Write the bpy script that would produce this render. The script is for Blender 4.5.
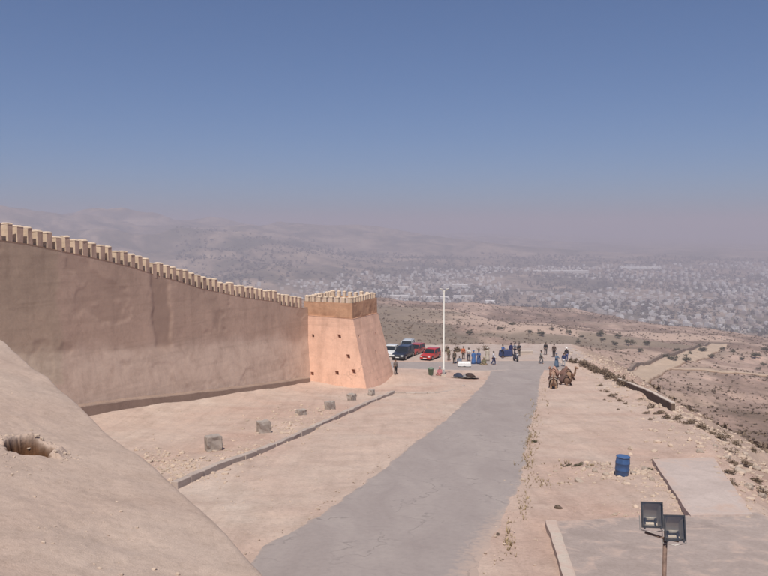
import bpy, bmesh, math, random
import numpy as np
from mathutils import Vector, Matrix, Euler

for o in list(bpy.data.objects): bpy.data.objects.remove(o)
SC = bpy.context.scene
COL = SC.collection
R = math.radians
rng = random.Random(7)

# ------------------------------------------------------------------ camera
FPX = 770.0                                   # focal length in 768-px-wide pixels
PITCH = math.atan(60.0 / FPX)
cam = bpy.data.cameras.new('camera'); cam.lens = 36.0 * FPX / 768.0; cam.sensor_width = 36.0
cam.clip_start = 0.1; cam.clip_end = 60000
camo = bpy.data.objects.new('camera', cam); COL.objects.link(camo)
camo.location = (0, 0, 0); camo.rotation_euler = (math.pi/2 - PITCH, 0, 0)
SC.camera = camo

# ------------------------------------------------------------------ sky, sun, exposure
SUN_H = Vector((-0.13, -0.9915, 0)).normalized()      # towards the sun, on the ground plane
SUN_EL = R(61)
world = bpy.data.worlds.new('World'); SC.world = world; world.use_nodes = True
wn = world.node_tree; wn.nodes.clear()
wo = wn.nodes.new('ShaderNodeOutputWorld'); wb = wn.nodes.new('ShaderNodeBackground')
sky = wn.nodes.new('ShaderNodeTexSky'); sky.sky_type = 'NISHITA'; sky.sun_disc = False
sky.sun_elevation = SUN_EL; sky.sun_rotation = math.atan2(SUN_H.x, SUN_H.y)
sky.altitude = 230; sky.air_density = 0.75; sky.dust_density = 0.9; sky.ozone_density = 2.2
sg = wn.nodes.new('ShaderNodeGamma'); sg.inputs[1].default_value = .80; wn.links.new(sky.outputs[0], sg.inputs[0])      # softer rise towards the horizon
st = wn.nodes.new('ShaderNodeMix'); st.data_type = 'RGBA'; st.blend_type = 'MULTIPLY'; st.inputs[0].default_value = 1; st.inputs[7].default_value = (.69, .905, 1.23, 1)
wn.links.new(sg.outputs[0], st.inputs[6]); wn.links.new(st.outputs[2], wb.inputs[0]); wb.inputs[1].default_value = 0.094
wn.links.new(wb.outputs[0], wo.inputs[0])
sl = bpy.data.lights.new('sun', 'SUN'); sl.energy = 4.6; sl.angle = R(0.6); sl.color = (1.0, 0.935, 0.845)
so = bpy.data.objects.new('sun', sl); COL.objects.link(so)
sun_dir = Vector((SUN_H.x*math.cos(SUN_EL), SUN_H.y*math.cos(SUN_EL), math.sin(SUN_EL)))
so.rotation_euler = sun_dir.to_track_quat('Z', 'Y').to_euler(); so.location = sun_dir*80
SC.view_settings.view_transform = 'Standard'; SC.view_settings.look = 'None'
SC.view_settings.gamma = 1.0; SC.view_settings.exposure = 0.0; SC.view_settings.use_curve_mapping = False
SC.render.engine = 'CYCLES'
SC.cycles.max_bounces = 6; SC.cycles.diffuse_bounces = 3; SC.cycles.volume_bounces = 1
SC.cycles.transparent_max_bounces = 6

# ------------------------------------------------------------------ small tools
def tag(o, label=None, cat=None, group=None, kind=None):
    if label: o['label'] = label
    if cat: o['category'] = cat
    if group: o['group'] = group
    if kind: o['kind'] = kind
    return o

def empty(name, loc=(0, 0, 0), rz=0.0, label=None, cat=None, group=None):
    o = bpy.data.objects.new(name, None); COL.objects.link(o)
    o.location = loc; o.rotation_euler = (0, 0, rz); o.empty_display_size = .2
    return tag(o, label, cat, group)

def copy_tree(o, parent=None):
    c = o.copy(); COL.objects.link(c); c.parent = parent
    for ch in o.children: copy_tree(ch, c)
    return c

def mesh_obj(name, me, mat=None, parent=None, loc=None, rz=None):
    if mat is not None and len(me.materials) == 0: me.materials.append(mat)
    o = bpy.data.objects.new(name, me); COL.objects.link(o)
    if parent is not None: o.parent = parent
    if loc is not None: o.location = loc
    if rz is not None: o.rotation_euler = (0, 0, rz)
    return o

class MB:
    def __init__(s): s.v = []; s.f = []
    def add(s, vs, fs):
        n = len(s.v); s.v += [tuple(p) for p in vs]; s.f += [tuple(i+n for i in f) for f in fs]
    def box(s, x0, x1, y0, y1, z0, z1, top=1.0, mat=None):
        cx, cy = (x0+x1)/2, (y0+y1)/2
        t = lambda x, y: (cx+(x-cx)*top, cy+(y-cy)*top)
        vs = [(x0,y0,z0),(x1,y0,z0),(x1,y1,z0),(x0,y1,z0)] + [(*t(a,b), z1) for a, b in ((x0,y0),(x1,y0),(x1,y1),(x0,y1))]
        if mat is not None: vs = [mat @ Vector(p) for p in vs]
        s.add(vs, [(3,2,1,0),(4,5,6,7),(0,1,5,4),(1,2,6,5),(2,3,7,6),(3,0,4,7)])
    def tube(s, pts, rad, n=8, cap=True):
        pts = [Vector(p) for p in pts]
        rads = rad if isinstance(rad, (list, tuple)) else [rad]*len(pts)
        rings = []
        for i, p in enumerate(pts):
            d = (pts[min(i+1, len(pts)-1)] - pts[max(i-1, 0)]).normalized()
            a = d.cross(Vector((0, 0, 1)) if abs(d.z) < .9 else Vector((1, 0, 0))).normalized(); b = d.cross(a)
            rings.append([p + (a*math.cos(t)+b*math.sin(t))*rads[i] for t in (2*math.pi*k/n for k in range(n))])
        vs = [q for r in rings for q in r]; fs = []
        for i in range(len(pts)-1):
            for k in range(n):
                fs.append((i*n+k, i*n+(k+1) % n, (i+1)*n+(k+1) % n, (i+1)*n+k))
        if cap: fs += [tuple(range(n))[::-1], tuple((len(pts)-1)*n+k for k in range(n))]
        s.add(vs, fs)
    def lathe(s, prof, n=16, c=(0, 0, 0), fn=None):
        vs = []; fs = []
        for r, z in prof:
            for k in range(n):
                a = 2*math.pi*k/n
                p = (c[0]+r*math.cos(a), c[1]+r*math.sin(a), c[2]+z)
                vs.append(fn(p, a) if fn else p)
        for i in range(len(prof)-1):
            for k in range(n): fs.append((i*n+k, i*n+(k+1) % n, (i+1)*n+(k+1) % n, (i+1)*n+k))
        fs += [tuple(range(n))[::-1], tuple((len(prof)-1)*n+k for k in range(n))]
        s.add(vs, fs)
    def loft(s, rings, caps=True):
        n = len(rings[0]); vs = [q for r in rings for q in r]; fs = []
        for i in range(len(rings)-1):
            for k in range(n): fs.append((i*n+k, i*n+(k+1) % n, (i+1)*n+(k+1) % n, (i+1)*n+k))
        if caps: fs += [tuple(range(n))[::-1], tuple((len(rings)-1)*n+k for k in range(n))]
        s.add(vs, fs)
    def mesh(s, name, mat=None, smooth=False, bevel=0):
        me = bpy.data.meshes.new(name); me.from_pydata(s.v, [], s.f)
        bm = bmesh.new(); bm.from_mesh(me)
        bmesh.ops.recalc_face_normals(bm, faces=bm.faces)
        if bevel: bmesh.ops.bevel(bm, geom=list(bm.edges), offset=bevel, segments=1, affect='EDGES', clamp_overlap=True)
        bm.to_mesh(me); bm.free()
        if mat: me.materials.append(mat)
        if smooth:
            for p in me.polygons: p.use_smooth = True
        me.update(); return me
    def build(s, name, mat, parent=None, smooth=False, bevel=0, loc=None, rz=None):
        return mesh_obj(name, s.mesh(name, mat, smooth, bevel), None, parent, loc, rz)

def np_mesh(name, V, F, mat=None, smooth=True):
    """V (n,3) array, F (m,k) array."""
    me = bpy.data.meshes.new(name); V = np.asarray(V, np.float32); F = np.asarray(F, np.int32)
    m, k = F.shape
    me.vertices.add(len(V)); me.vertices.foreach_set('co', V.ravel())
    me.loops.add(m*k); me.loops.foreach_set('vertex_index', F.ravel())
    me.polygons.add(m); me.polygons.foreach_set('loop_start', np.arange(0, m*k, k, dtype=np.int32))
    me.polygons.foreach_set('use_smooth', np.full(m, smooth))
    me.update(calc_edges=True)
    if mat: me.materials.append(mat)
    return me

def grid_faces(nr, nc):
    i = np.arange(nr-1)[:, None]*nc; j = np.arange(nc-1)[None, :]
    a = (i+j).ravel()
    return np.stack([a, a+1, a+nc+1, a+nc], 1)

def point_attr(me, name, arr):
    at = me.attributes.new(name, 'FLOAT_COLOR', 'POINT')
    c = np.ones((len(me.vertices), 4), np.float32); c[:, :arr.shape[1]] = arr
    at.data.foreach_set('color', c.ravel())

# ------------------------------------------------------------------ noise (numpy)
def _h(ix, iy, s):
    n = (ix.astype(np.int64)*374761393 + iy.astype(np.int64)*668265263 + s*1274126177) & 0xffffffff
    n = ((n ^ (n >> 13))*1274126177) & 0xffffffff
    return ((n ^ (n >> 16)) & 0xffff)/65535.0
def vnoise(x, y, s=0):
    x = np.asarray(x, float); y = np.asarray(y, float)
    ix, iy = np.floor(x), np.floor(y); fx, fy = x-ix, y-iy
    fx = fx*fx*fx*(fx*(fx*6-15)+10); fy = fy*fy*fy*(fy*(fy*6-15)+10)
    a = _h(ix, iy, s); b = _h(ix+1, iy, s); c = _h(ix, iy+1, s); d = _h(ix+1, iy+1, s)
    return (a+(b-a)*fx)*(1-fy)+(c+(d-c)*fx)*fy
def fbm(x, y, s=0, o=4):
    t = 0; a = .5; n = 0
    for i in range(o):
        t = t+a*(vnoise(x*2**i+17.3*i, y*2**i-9.1*i, s+i)-.5); n += a; a *= .5
    return t/n*2                                          # about -1..1
def sstep(a, b, x):
    t = np.clip((np.asarray(x, float)-a)/(b-a), 0, 1); return t*t*(3-2*t)

# ------------------------------------------------------------------ terrain
# plateau: falls gently away from the camera, flattens at the car park; drops off to the east and north
WL = np.array((-7.2, 74.0)); WD = np.array((-.443, -.896)); WN = np.array((.896, -.443))   # rampart line, direction back to camera, outward normal
E_Y = [-60, 10, 26, 37, 48, 60, 80, 100, 125]
E_X = [14, 10.5, 12.9, 16.4, 19.6, 22.2, 25.0, 27.2, 28.0]
U0 = [-.3, 0.0, .25, .5]
D_ = [60, 118, 150, 200, 250, 350, 400, 550, 600, 750, 900, 1150, 1400, 1700, 2500]
Z_ = np.array([
    [-22, -26, -36, -48, -58, -62, -64, -70, -74, -84, -96, -112, -185, -226, -230],
    [-22, -26, -36, -48, -57, -62, -64, -70, -74, -82, -88, -107, -180, -226, -230],
    [-24, -30, -40, -50, -57, -64, -67, -77, -81, -93, -104, -124, -186, -226, -230],
    [-20, -34, -43, -52, -59, -71, -76, -92, -97, -112, -129, -176, -208, -228, -230]], float)

def near_z(x, y):
    x = np.asarray(x, float); y = np.asarray(y, float)
    a = -7.04-.114*y; b = -17.15-.004*(y-90)
    k = 1.2; z = np.maximum(a, b)+k*np.log1p(np.exp(-np.abs(a-b)/k))*.35
    q = (x-WL[0])*WN[0]+(y-WL[1])*WN[1]                    # distance out from the rampart
    z = z+.62*np.exp(-np.clip(q, 0, 50)/3.2)*sstep(96, 84, y)
    z = z+.85*np.exp(-(((x-2.9)/3.4)**2+((y-80)/3.6)**2))  # sand drifted against the tower
    return z
def edge_e(x, y):
    xe = np.interp(y, E_Y, E_X)+.8*fbm(np.asarray(y)*.12, np.asarray(y)*0+3.1, 5, 3)
    e = np.maximum(x-xe, y-(112.5+2*fbm(np.asarray(x)*.07, np.asarray(x)*0, 8, 3)))
    return e
def far_z(x, y):
    d = np.maximum(y, 20.0); d = np.where(y < 40, np.hypot(x, y), d)
    u = np.clip(x/np.maximum(d, 30), -.3, .5)
    cols = [np.interp(d, D_, Z_[i]) for i in range(4)]
    z = np.where(u < 0, cols[0]+(cols[1]-cols[0])*(u+.3)/.3,
        np.where(u < .25, cols[1]+(cols[2]-cols[1])*u/.25, cols[2]+(cols[3]-cols[2])*(u-.25)/.25))
    slope_m = sstep(110, 300, d)*(1-sstep(1300, 1750, d))
    z = z+slope_m*(9*fbm(x/170, y/150, 21, 5)+3*fbm(x/38, y/38, 22, 3)+.6*fbm(x/9, y/9, 23, 3))
    uu = np.clip(x/np.maximum(d, 30), -1, 1)
    amp = np.interp(uu, [-1, -.55, -.3, -.12, 0.05, .3, .7], [560, 520, 400, 300, 190, 95, 60])
    rid = 1-np.abs(fbm(x/2300+3.3, y/1900+1.7, 31, 5))
    far = sstep(2700, 5600, d)*amp*(.35+.65*rid**2); far = 246-25*np.log1p(np.exp((246-far)/25))
    foot = sstep(2100, 3000, d)*(1-sstep(5500, 8000, d))*np.interp(uu, [-.4, -.15, .02, .12], [150, 85, 14, 0])*np.clip(.25+1.2*fbm(x/620, y/560, 37, 4), 0, 2)
    plain = sstep(1500, 2000, d)*4*fbm(x/500, y/500, 33, 3)
    return z+far+foot+plain
ROADL = []; ROADR = []
def terrain(x, y):
    x = np.asarray(x, float); y = np.asarray(y, float)
    e = edge_e(x, y); n = near_z(x, y)
    rough = .10*fbm(x/1.9, y/1.9, 3, 4)+.16*fbm(x/9, y/9, 4, 3)
    n = n+rough*ROUGH(x, y)
    ep = np.clip(e, 0, None)
    hill = n-(.34*ep+.30*np.clip(ep-4, 0, None))+sstep(0, 5, e)*(.55*fbm(x/2.6, y/2.6, 11, 4)+1.4*fbm(x/11, y/11, 12, 3))
    lip = .25*np.exp(-((e+.5)/.9)**2)*(.5+fbm(x/3, y/3, 14, 2))
    f = far_z(x, y)
    out = np.where(e < 0, n+lip, np.maximum(hill+lip, np.where(e > 300, f, np.minimum(f, n))))
    inside = (e <= 0)
    return np.where(inside, n+lip, out)
def ray(px, py):
    a = (px-384.0)/FPX; b = -(py-288.0)/FPX
    cp, sp = math.cos(PITCH), math.sin(PITCH)
    yy = cp+b*sp; zz = -sp+b*cp
    return a/yy, zz/yy                                     # X and Z per metre of depth
ROUGH = lambda x, y: 0.0
def at(px, py, d):
    a, b = ray(px, py); return Vector((a*d, d, b*d))
def gp(px, py, f=near_z, d0=12.0, d1=160.0):
    """where the line through a picture point meets the ground."""
    a, b = ray(px, py); lo, hi = d0, d1
    for n in (160, 24, 24):
        d = np.linspace(lo, hi, n); k = np.nonzero(b*d < f(a*d, d))[0]
        if len(k) == 0: lo = hi = d[-1]; break
        i = k[0]; hi = d[i]; lo = d[max(i-1, 0)]
    return Vector((a*hi, hi, b*hi))
# road edges picked on the ground
ROADL = [gp(*p) for p in ((190, 640), (222, 590), (252, 549), (275, 536), (319, 515), (343, 493), (377, 471), (400, 451), (434, 427), (462, 403), (477, 389), (486, 378), (489, 371))]
ROADR = [gp(*p) for p in ((470, 640), (478, 590), (492, 552), (503, 530), (513, 511), (521, 492), (526, 472), (531, 441), (536, 416), (540, 399), (541, 386), (543, 376), (546, 368))]
_rly = [p.y for p in ROADL]; _rlx = [p.x for p in ROADL]; _rry = [p.y for p in ROADR]; _rrx = [p.x for p in ROADR]
def road_in(x, y):
    xl = np.interp(y, _rly, _rlx); xr = np.interp(y, _rry, _rrx)
    m = np.minimum(x-xl, xr-x)
    m2 = np.minimum(y-88.5, 99.5-y); m2 = np.where((x < 22) & (x > -9), m2, -5)
    return np.maximum(np.where(y < 99, m, -5), m2)
def ROUGH(x, y):
    return sstep(.3, -1.2, road_in(x, y))
Tz = lambda x, y: float(terrain(np.array([x]), np.array([y]))[0])
def gpt(px, py, **k): return gp(px, py, f=terrain, **k)

# ------------------------------------------------------------------ materials
def nodes(name):
    m = bpy.data.materials.new(name); m.use_nodes = True
    nt = m.node_tree; nt.nodes.clear()
    out = nt.nodes.new('ShaderNodeOutputMaterial'); b = nt.nodes.new('ShaderNodeBsdfPrincipled')
    nt.links.new(b.outputs[0], out.inputs[0])
    return m, nt, b, out
def N(nt, t, **k):
    n = nt.nodes.new(t)
    for a, v in k.items(): setattr(n, a, v)
    return n
def noise(nt, vec, scale, detail=5, rough=.55, dist=0.0):
    n = N(nt, 'ShaderNodeTexNoise'); n.inputs['Scale'].default_value = scale
    n.inputs['Detail'].default_value = detail; n.inputs['Roughness'].default_value = rough
    n.inputs['Distortion'].default_value = dist
    if vec is not None: nt.links.new(vec, n.inputs['Vector'])
    return n.outputs['Fac']
def ramp(nt, fac, stops):
    r = N(nt, 'ShaderNodeValToRGB'); el = r.color_ramp.elements
    while len(el) < len(stops): el.new(.5)
    for e, (p, c) in zip(el, stops):
        e.position = p; e.color = (*c, 1) if len(c) == 3 else c
    nt.links.new(fac, r.inputs[0]); return r.outputs[0]
def mix(nt, fac, a, b, mode='MIX'):
    m = N(nt, 'ShaderNodeMix', data_type='RGBA', blend_type=mode)
    for s, v in ((0, fac), (6, a), (7, b)):
        if isinstance(v, (int, float)): m.inputs[s].default_value = v
        elif isinstance(v, (tuple, list)): m.inputs[s].default_value = (*v, 1) if len(v) == 3 else v
        else: nt.links.new(v, m.inputs[s])
    return m.outputs[2]
def math_(nt, op, a, b=None, clamp=False):
    m = N(nt, 'ShaderNodeMath', operation=op, use_clamp=clamp)
    for i, v in enumerate((a, b)):
        if v is None: continue
        if isinstance(v, (int, float)): m.inputs[i].default_value = v
        else: nt.links.new(v, m.inputs[i])
    return m.outputs[0]
def bump(nt, b, h, dist, strength=1.0):
    n = N(nt, 'ShaderNodeBump'); n.inputs['Strength'].default_value = strength; n.inputs['Distance'].default_value = dist
    nt.links.new(h, n.inputs['Height']); nt.links.new(n.outputs[0], b.inputs['Normal'])
def pos(nt): return N(nt, 'ShaderNodeNewGeometry').outputs['Position']
def scaled(nt, vec, s):
    m = N(nt, 'ShaderNodeMapping'); m.inputs['Scale'].default_value = s; nt.links.new(vec, m.inputs['Vector']); return m.outputs[0]

def simple(name, c, rough=.75, var=.18, scale=6.0, metal=0.0, bumpd=0.0, obj_rand=0.0, coat=0.0):
    m, nt, b, out = nodes(name)
    tc = N(nt, 'ShaderNodeTexCoord').outputs['Object']
    f = noise(nt, tc, scale, 5)
    dark = tuple(v*(1-var) for v in c); lite = tuple(min(1, v*(1+var)) for v in c)
    colr = ramp(nt, f, [(.3, dark), (.7, lite)])
    if obj_rand:
        oi = N(nt, 'ShaderNodeObjectInfo').outputs['Random']
        colr = mix(nt, 1.0, colr, ramp(nt, oi, [(0, (1-obj_rand,)*3), (1, (1, 1, 1))]), 'MULTIPLY')
    nt.links.new(colr, b.inputs['Base Color']); b.inputs['Roughness'].default_value = rough
    b.inputs['Metallic'].default_value = metal
    if coat: b.inputs['Coat Weight'].default_value = coat
    if bumpd: bump(nt, b, noise(nt, tc, scale*4, 6), bumpd)
    return m

def ground_mat():
    m, nt, b, out = nodes('sandy_ground'); p = pos(nt)
    at_ = N(nt, 'ShaderNodeAttribute', attribute_name='mask'); sep = N(nt, 'ShaderNodeSeparateColor'); nt.links.new(at_.outputs['Color'], sep.inputs[0])
    scrub, grey, city = sep.outputs[0], sep.outputs[1], sep.outputs[2]
    big = noise(nt, p, .11, 4, .6, .6); med = noise(nt, p, .7, 6, .65, .4); fine = noise(nt, p, 6.5, 6, .7); grit = noise(nt, p, 34, 4, .7)
    sand = ramp(nt, big, [(.30, (.470, .325, .262)), (.48, (.490, .365, .300)), (.62, (.515, .400, .332)), (.75, (.560, .455, .385))])
    sand = mix(nt, .55, sand, ramp(nt, med, [(.3, (.78, .76, .74)), (.52, (1, 1, 1)), (.74, (1.16, 1.15, 1.13))]), 'MULTIPLY')
    sand = mix(nt, .6, sand, ramp(nt, fine, [(.28, (.72, .70, .68)), (.5, (1, 1, 1)), (.75, (1.18, 1.18, 1.18))]), 'MULTIPLY')
    sand = mix(nt, .5, sand, ramp(nt, grit, [(.25, (.66, .63, .6)), (.45, (1, 1, 1)), (.78, (1.3, 1.3, 1.3))]), 'MULTIPLY')
    stk = noise(nt, scaled(nt, p, (1.5, .10, 1)), 1.0, 5, .6, .6)
    sand = mix(nt, .5, sand, ramp(nt, stk, [(.32, (.84, .83, .82)), (.48, (1, 1, 1)), (.66, (1.10, 1.10, 1.09))]), 'MULTIPLY')
    gr = ramp(nt, med, [(.3, (.33, .27, .245)), (.7, (.44, .375, .34))])
    gr = mix(nt, .5, gr, ramp(nt, grit, [(.25, (.7, .7, .7)), (.5, (1, 1, 1)), (.78, (1.2, 1.2, 1.2))]), 'MULTIPLY')
    gfac = math_(nt, 'MULTIPLY', grey, ramp(nt, med, [(.3, (.55,)*3), (.6, (1,)*3)]))
    col = mix(nt, gfac, sand, gr)
    # dry hillside: reddish earth, ochre grass, pale scars, darker heath
    ps = scaled(nt, p, (1, .55, 1))
    hb = noise(nt, ps, .011, 7, .62, .9); hm = noise(nt, ps, .055, 6, .65, .5); hf = noise(nt, p, .6, 5, .7)
    hill = ramp(nt, hb, [(.32, (.140, .104, .078)), (.42, (.235, .163, .130)), (.49, (.310, .216, .174)), (.56, (.430, .310, .250)), (.66, (.350, .243, .196))])
    hill = mix(nt, .9, hill, ramp(nt, hm, [(.30, (.50, .53, .48)), (.46, (.85, .85, .82)), (.58, (1, 1, 1)), (.74, (1.5, 1.42, 1.35))]), 'MULTIPLY')
    hill = mix(nt, .65, hill, ramp(nt, hf, [(.32, (.42, .43, .38)), (.47, (1, 1, 1)), (.75, (1.25, 1.22, 1.18))]), 'MULTIPLY')
    at2 = N(nt, 'ShaderNodeAttribute', attribute_name='zones'); sp2 = N(nt, 'ShaderNodeSeparateColor'); nt.links.new(at2.outputs['Color'], sp2.inputs[0])
    hill = mix(nt, math_(nt, 'MULTIPLY', sp2.outputs[0], .8), hill, mix(nt, hf, (.40, .285, .22), (.58, .43, .34)))
    hill = mix(nt, math_(nt, 'MULTIPLY', sp2.outputs[1], .75), hill, mix(nt, hf, (.12, .098, .07), (.26, .205, .15)))
    col = mix(nt, scrub, col, hill)
    pc = scaled(nt, p, (1, .8, 1))
    cb = noise(nt, pc, .0042, 6, .6, .7); cf = noise(nt, pc, .02, 6, .7)
    pl = ramp(nt, cb, [(.36, (.075, .075, .05)), (.47, (.15, .125, .09)), (.56, (.26, .20, .15)), (.7, (.36, .28, .21))])
    pl = mix(nt, .7, pl, ramp(nt, cf, [(.35, (.45, .47, .45)), (.5, (1, 1, 1)), (.7, (1.5, 1.45, 1.4))]), 'MULTIPLY')
    col = mix(nt, city, col, pl)
    nt.links.new(col, b.inputs['Base Color']); b.inputs['Roughness'].default_value = .95; b.inputs['Specular IOR Level'].default_value = .15
    h = math_(nt, 'ADD', math_(nt, 'MULTIPLY', fine, .6), math_(nt, 'MULTIPLY', grit, .35))
    bump(nt, b, h, .07, .8)
    return m

def earth_mat(name, stops, bd=.06, pale=.0):
    m, nt, b, out = nodes(name); p = pos(nt)
    big = noise(nt, p, .22, 5, .6, .7); med = noise(nt, p, 1.3, 6, .65, .5); fine = noise(nt, p, 9, 6, .7); grit = noise(nt, p, 48, 4, .7)
    c = ramp(nt, big, stops)
    c = mix(nt, .5, c, ramp(nt, med, [(.3, (.80, .79, .77)), (.52, (1, 1, 1)), (.74, (1.13, 1.13, 1.12))]), 'MULTIPLY')
    c = mix(nt, .55, c, ramp(nt, fine, [(.28, (.74, .72, .70)), (.5, (1, 1, 1)), (.75, (1.15, 1.15, 1.15))]), 'MULTIPLY')
    c = mix(nt, .45, c, ramp(nt, grit, [(.25, (.66, .63, .6)), (.45, (1, 1, 1)), (.78, (1.3, 1.3, 1.3))]), 'MULTIPLY')
    at_ = N(nt, 'ShaderNodeAttribute', attribute_name='mask'); sep = N(nt, 'ShaderNodeSeparateColor'); nt.links.new(at_.outputs['Color'], sep.inputs[0])
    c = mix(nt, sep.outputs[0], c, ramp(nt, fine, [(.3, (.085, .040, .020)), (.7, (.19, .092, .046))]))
    dr = math_(nt, 'ADD', sep.outputs[1], math_(nt, 'MULTIPLY', math_(nt, 'SUBTRACT', med, .5), 1.6))
    c = mix(nt, math_(nt, 'MULTIPLY', ramp(nt, dr, [(.42, (0, 0, 0)), (.72, (1, 1, 1))]), .92), c, mix(nt, fine, (.46, .335, .275), (.53, .405, .34)))
    nt.links.new(c, b.inputs['Base Color']); b.inputs['Roughness'].default_value = .95; b.inputs['Specular IOR Level'].default_value = .15
    bump(nt, b, math_(nt, 'ADD', math_(nt, 'MULTIPLY', fine, .6), math_(nt, 'MULTIPLY', grit, .3)), bd, .8)
    return m

def plaster_mat(name, base, stain, low, streak=.5):
    """earthen render: blotches, vertical run marks, scars; mask.r = dusty lower zone, mask.g = stained recess."""
    m, nt, b, out = nodes(name); p = pos(nt)
    big = noise(nt, p, .16, 5, .6, .8); med = noise(nt, p, .75, 7, .68, .7); fine = noise(nt, p, 6, 6, .7)
    st = noise(nt, scaled(nt, p, (1.1, 1.1, .10)), 1.0, 6, .65, .3)
    c = ramp(nt, big, [(.3, tuple(v*.86 for v in base)), (.5, base), (.7, tuple(v*1.10 for v in base))])
    at_ = N(nt, 'ShaderNodeAttribute', attribute_name='mask'); sep = N(nt, 'ShaderNodeSeparateColor'); nt.links.new(at_.outputs['Color'], sep.inputs[0])
    lf = math_(nt, 'MULTIPLY', sep.outputs[0], ramp(nt, med, [(.3, (.55,)*3), (.6, (1,)*3)]))
    c = mix(nt, lf, c, low)
    c = mix(nt, .45, c, ramp(nt, med, [(.30, (.76, .74, .74)), (.5, (1, 1, 1)), (.72, (1.12, 1.11, 1.10))]), 'MULTIPLY')
    c = mix(nt, streak, c, ramp(nt, st, [(.32, (.70, .68, .67)), (.5, (1, 1, 1)), (.7, (1.10, 1.10, 1.08))]), 'MULTIPLY')
    c = mix(nt, .4, c, ramp(nt, fine, [(.3, (.8, .8, .8)), (.55, (1, 1, 1)), (.75, (1.1, 1.1, 1.1))]), 'MULTIPLY')
    c = mix(nt, math_(nt, 'MULTIPLY', sep.outputs[2], .8), c, mix(nt, 1.0, c, (.92, .97, .93), 'MULTIPLY'))
    lay = noise(nt, scaled(nt, p, (.05, .05, 1.0)), 2.6, 3, .5, .1)              # faint lift lines of the rammed earth
    c = mix(nt, .35, c, ramp(nt, lay, [(.36, (.80, .79, .78)), (.46, (1, 1, 1)), (.6, (1.05, 1.05, 1.05))]), 'MULTIPLY')
    vo = N(nt, 'ShaderNodeTexVoronoi', feature='DISTANCE_TO_EDGE'); vo.inputs['Scale'].default_value = .33
    wv = N(nt, 'ShaderNodeMix', data_type='VECTOR'); wv.inputs[0].default_value = .35; nt.links.new(p, wv.inputs[4])
    nz = N(nt, 'ShaderNodeTexNoise'); nz.inputs['Scale'].default_value = .9; nz.inputs['Detail'].default_value = 6; nt.links.new(p, nz.inputs['Vector'])
    sc_ = N(nt, 'ShaderNodeVectorMath', operation='MULTIPLY_ADD'); nt.links.new(nz.outputs['Color'], sc_.inputs[0]); sc_.inputs[1].default_value = (2.2, 2.2, 2.2); nt.links.new(p, sc_.inputs[2])
    nt.links.new(sc_.outputs[0], vo.inputs['Vector'])
    ck = math_(nt, 'MULTIPLY', ramp(nt, vo.outputs['Distance'], [(.004, (1, 1, 1)), (.016, (0, 0, 0))]), ramp(nt, big, [(.52, (0, 0, 0)), (.62, (1, 1, 1))]))
    c = mix(nt, math_(nt, 'MULTIPLY', ck, .38), c, stain)
    c = mix(nt, math_(nt, 'MULTIPLY', sep.outputs[1], .75), c, stain)
    nt.links.new(c, b.inputs['Base Color']); b.inputs['Roughness'].default_value = .95; b.inputs['Specular IOR Level'].default_value = .1
    bump(nt, b, math_(nt, 'ADD', math_(nt, 'MULTIPLY', med, .8), math_(nt, 'MULTIPLY', fine, .25)), .035, .7)
    return m

def road_mat():
    m, nt, b, out = nodes('worn_asphalt'); p = pos(nt)
    at_ = N(nt, 'ShaderNodeAttribute', attribute_name='mask'); sep = N(nt, 'ShaderNodeSeparateColor'); nt.links.new(at_.outputs['Color'], sep.inputs[0])
    med = noise(nt, scaled(nt, p, (1, .35, 1)), .55, 6, .6, .5); fine = noise(nt, p, 5, 6, .7); grit = noise(nt, p, 60, 3, .7)
    c = ramp(nt, med, [(.28, (.285, .238, .221)), (.5, (.325, .275, .254)), (.72, (.365, .311, .284))])
    c = mix(nt, .5, c, ramp(nt, fine, [(.3, (.82, .82, .82)), (.5, (1, 1, 1)), (.75, (1.13, 1.12, 1.1))]), 'MULTIPLY')
    c = mix(nt, .5, c, ramp(nt, grit, [(.25, (.7, .7, .7)), (.5, (1, 1, 1)), (.78, (1.25, 1.25, 1.25))]), 'MULTIPLY')
    dust = math_(nt, 'ADD', sep.outputs[0], math_(nt, 'MULTIPLY', math_(nt, 'SUBTRACT', fine, .5), 1.1))
    dust = math_(nt, 'MULTIPLY', ramp(nt, dust, [(.35, (0, 0, 0)), (.75, (1, 1, 1))]), .9)
    c = mix(nt, dust, c, (.445, .335, .275))
    nz = N(nt, 'ShaderNodeTexNoise'); nz.inputs['Scale'].default_value = 1.1; nz.inputs['Detail'].default_value = 6; nt.links.new(p, nz.inputs['Vector'])
    sc_ = N(nt, 'ShaderNodeVectorMath', operation='MULTIPLY_ADD'); nt.links.new(nz.outputs['Color'], sc_.inputs[0]); sc_.inputs[1].default_value = (1.6, 1.6, 1.6); nt.links.new(p, sc_.inputs[2])
    vo = N(nt, 'ShaderNodeTexVoronoi', feature='DISTANCE_TO_EDGE'); vo.inputs['Scale'].default_value = .38; nt.links.new(sc_.outputs[0], vo.inputs['Vector'])
    c = mix(nt, math_(nt, 'MULTIPLY', math_(nt, 'MULTIPLY', ramp(nt, vo.outputs['Distance'], [(.004, (1, 1, 1)), (.014, (0, 0, 0))]), ramp(nt, med, [(.45, (0, 0, 0)), (.6, (1, 1, 1))])), .5), c, (.13, .11, .105))
    tar = math_(nt, 'MULTIPLY', ramp(nt, math_(nt, 'ADD', sep.outputs[1], math_(nt, 'MULTIPLY', math_(nt, 'SUBTRACT', fine, .5), .25)), [(.45, (0, 0, 0)), (.55, (1, 1, 1))]), .85)
    c = mix(nt, tar, c, (.150, .118, .100))
    nt.links.new(c, b.inputs['Base Color']); b.inputs['Roughness'].default_value = .85; b.inputs['Specular IOR Level'].default_value = .25
    bump(nt, b, math_(nt, 'ADD', fine, math_(nt, 'MULTIPLY', grit, .3)), .015, .6)
    return m

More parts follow.
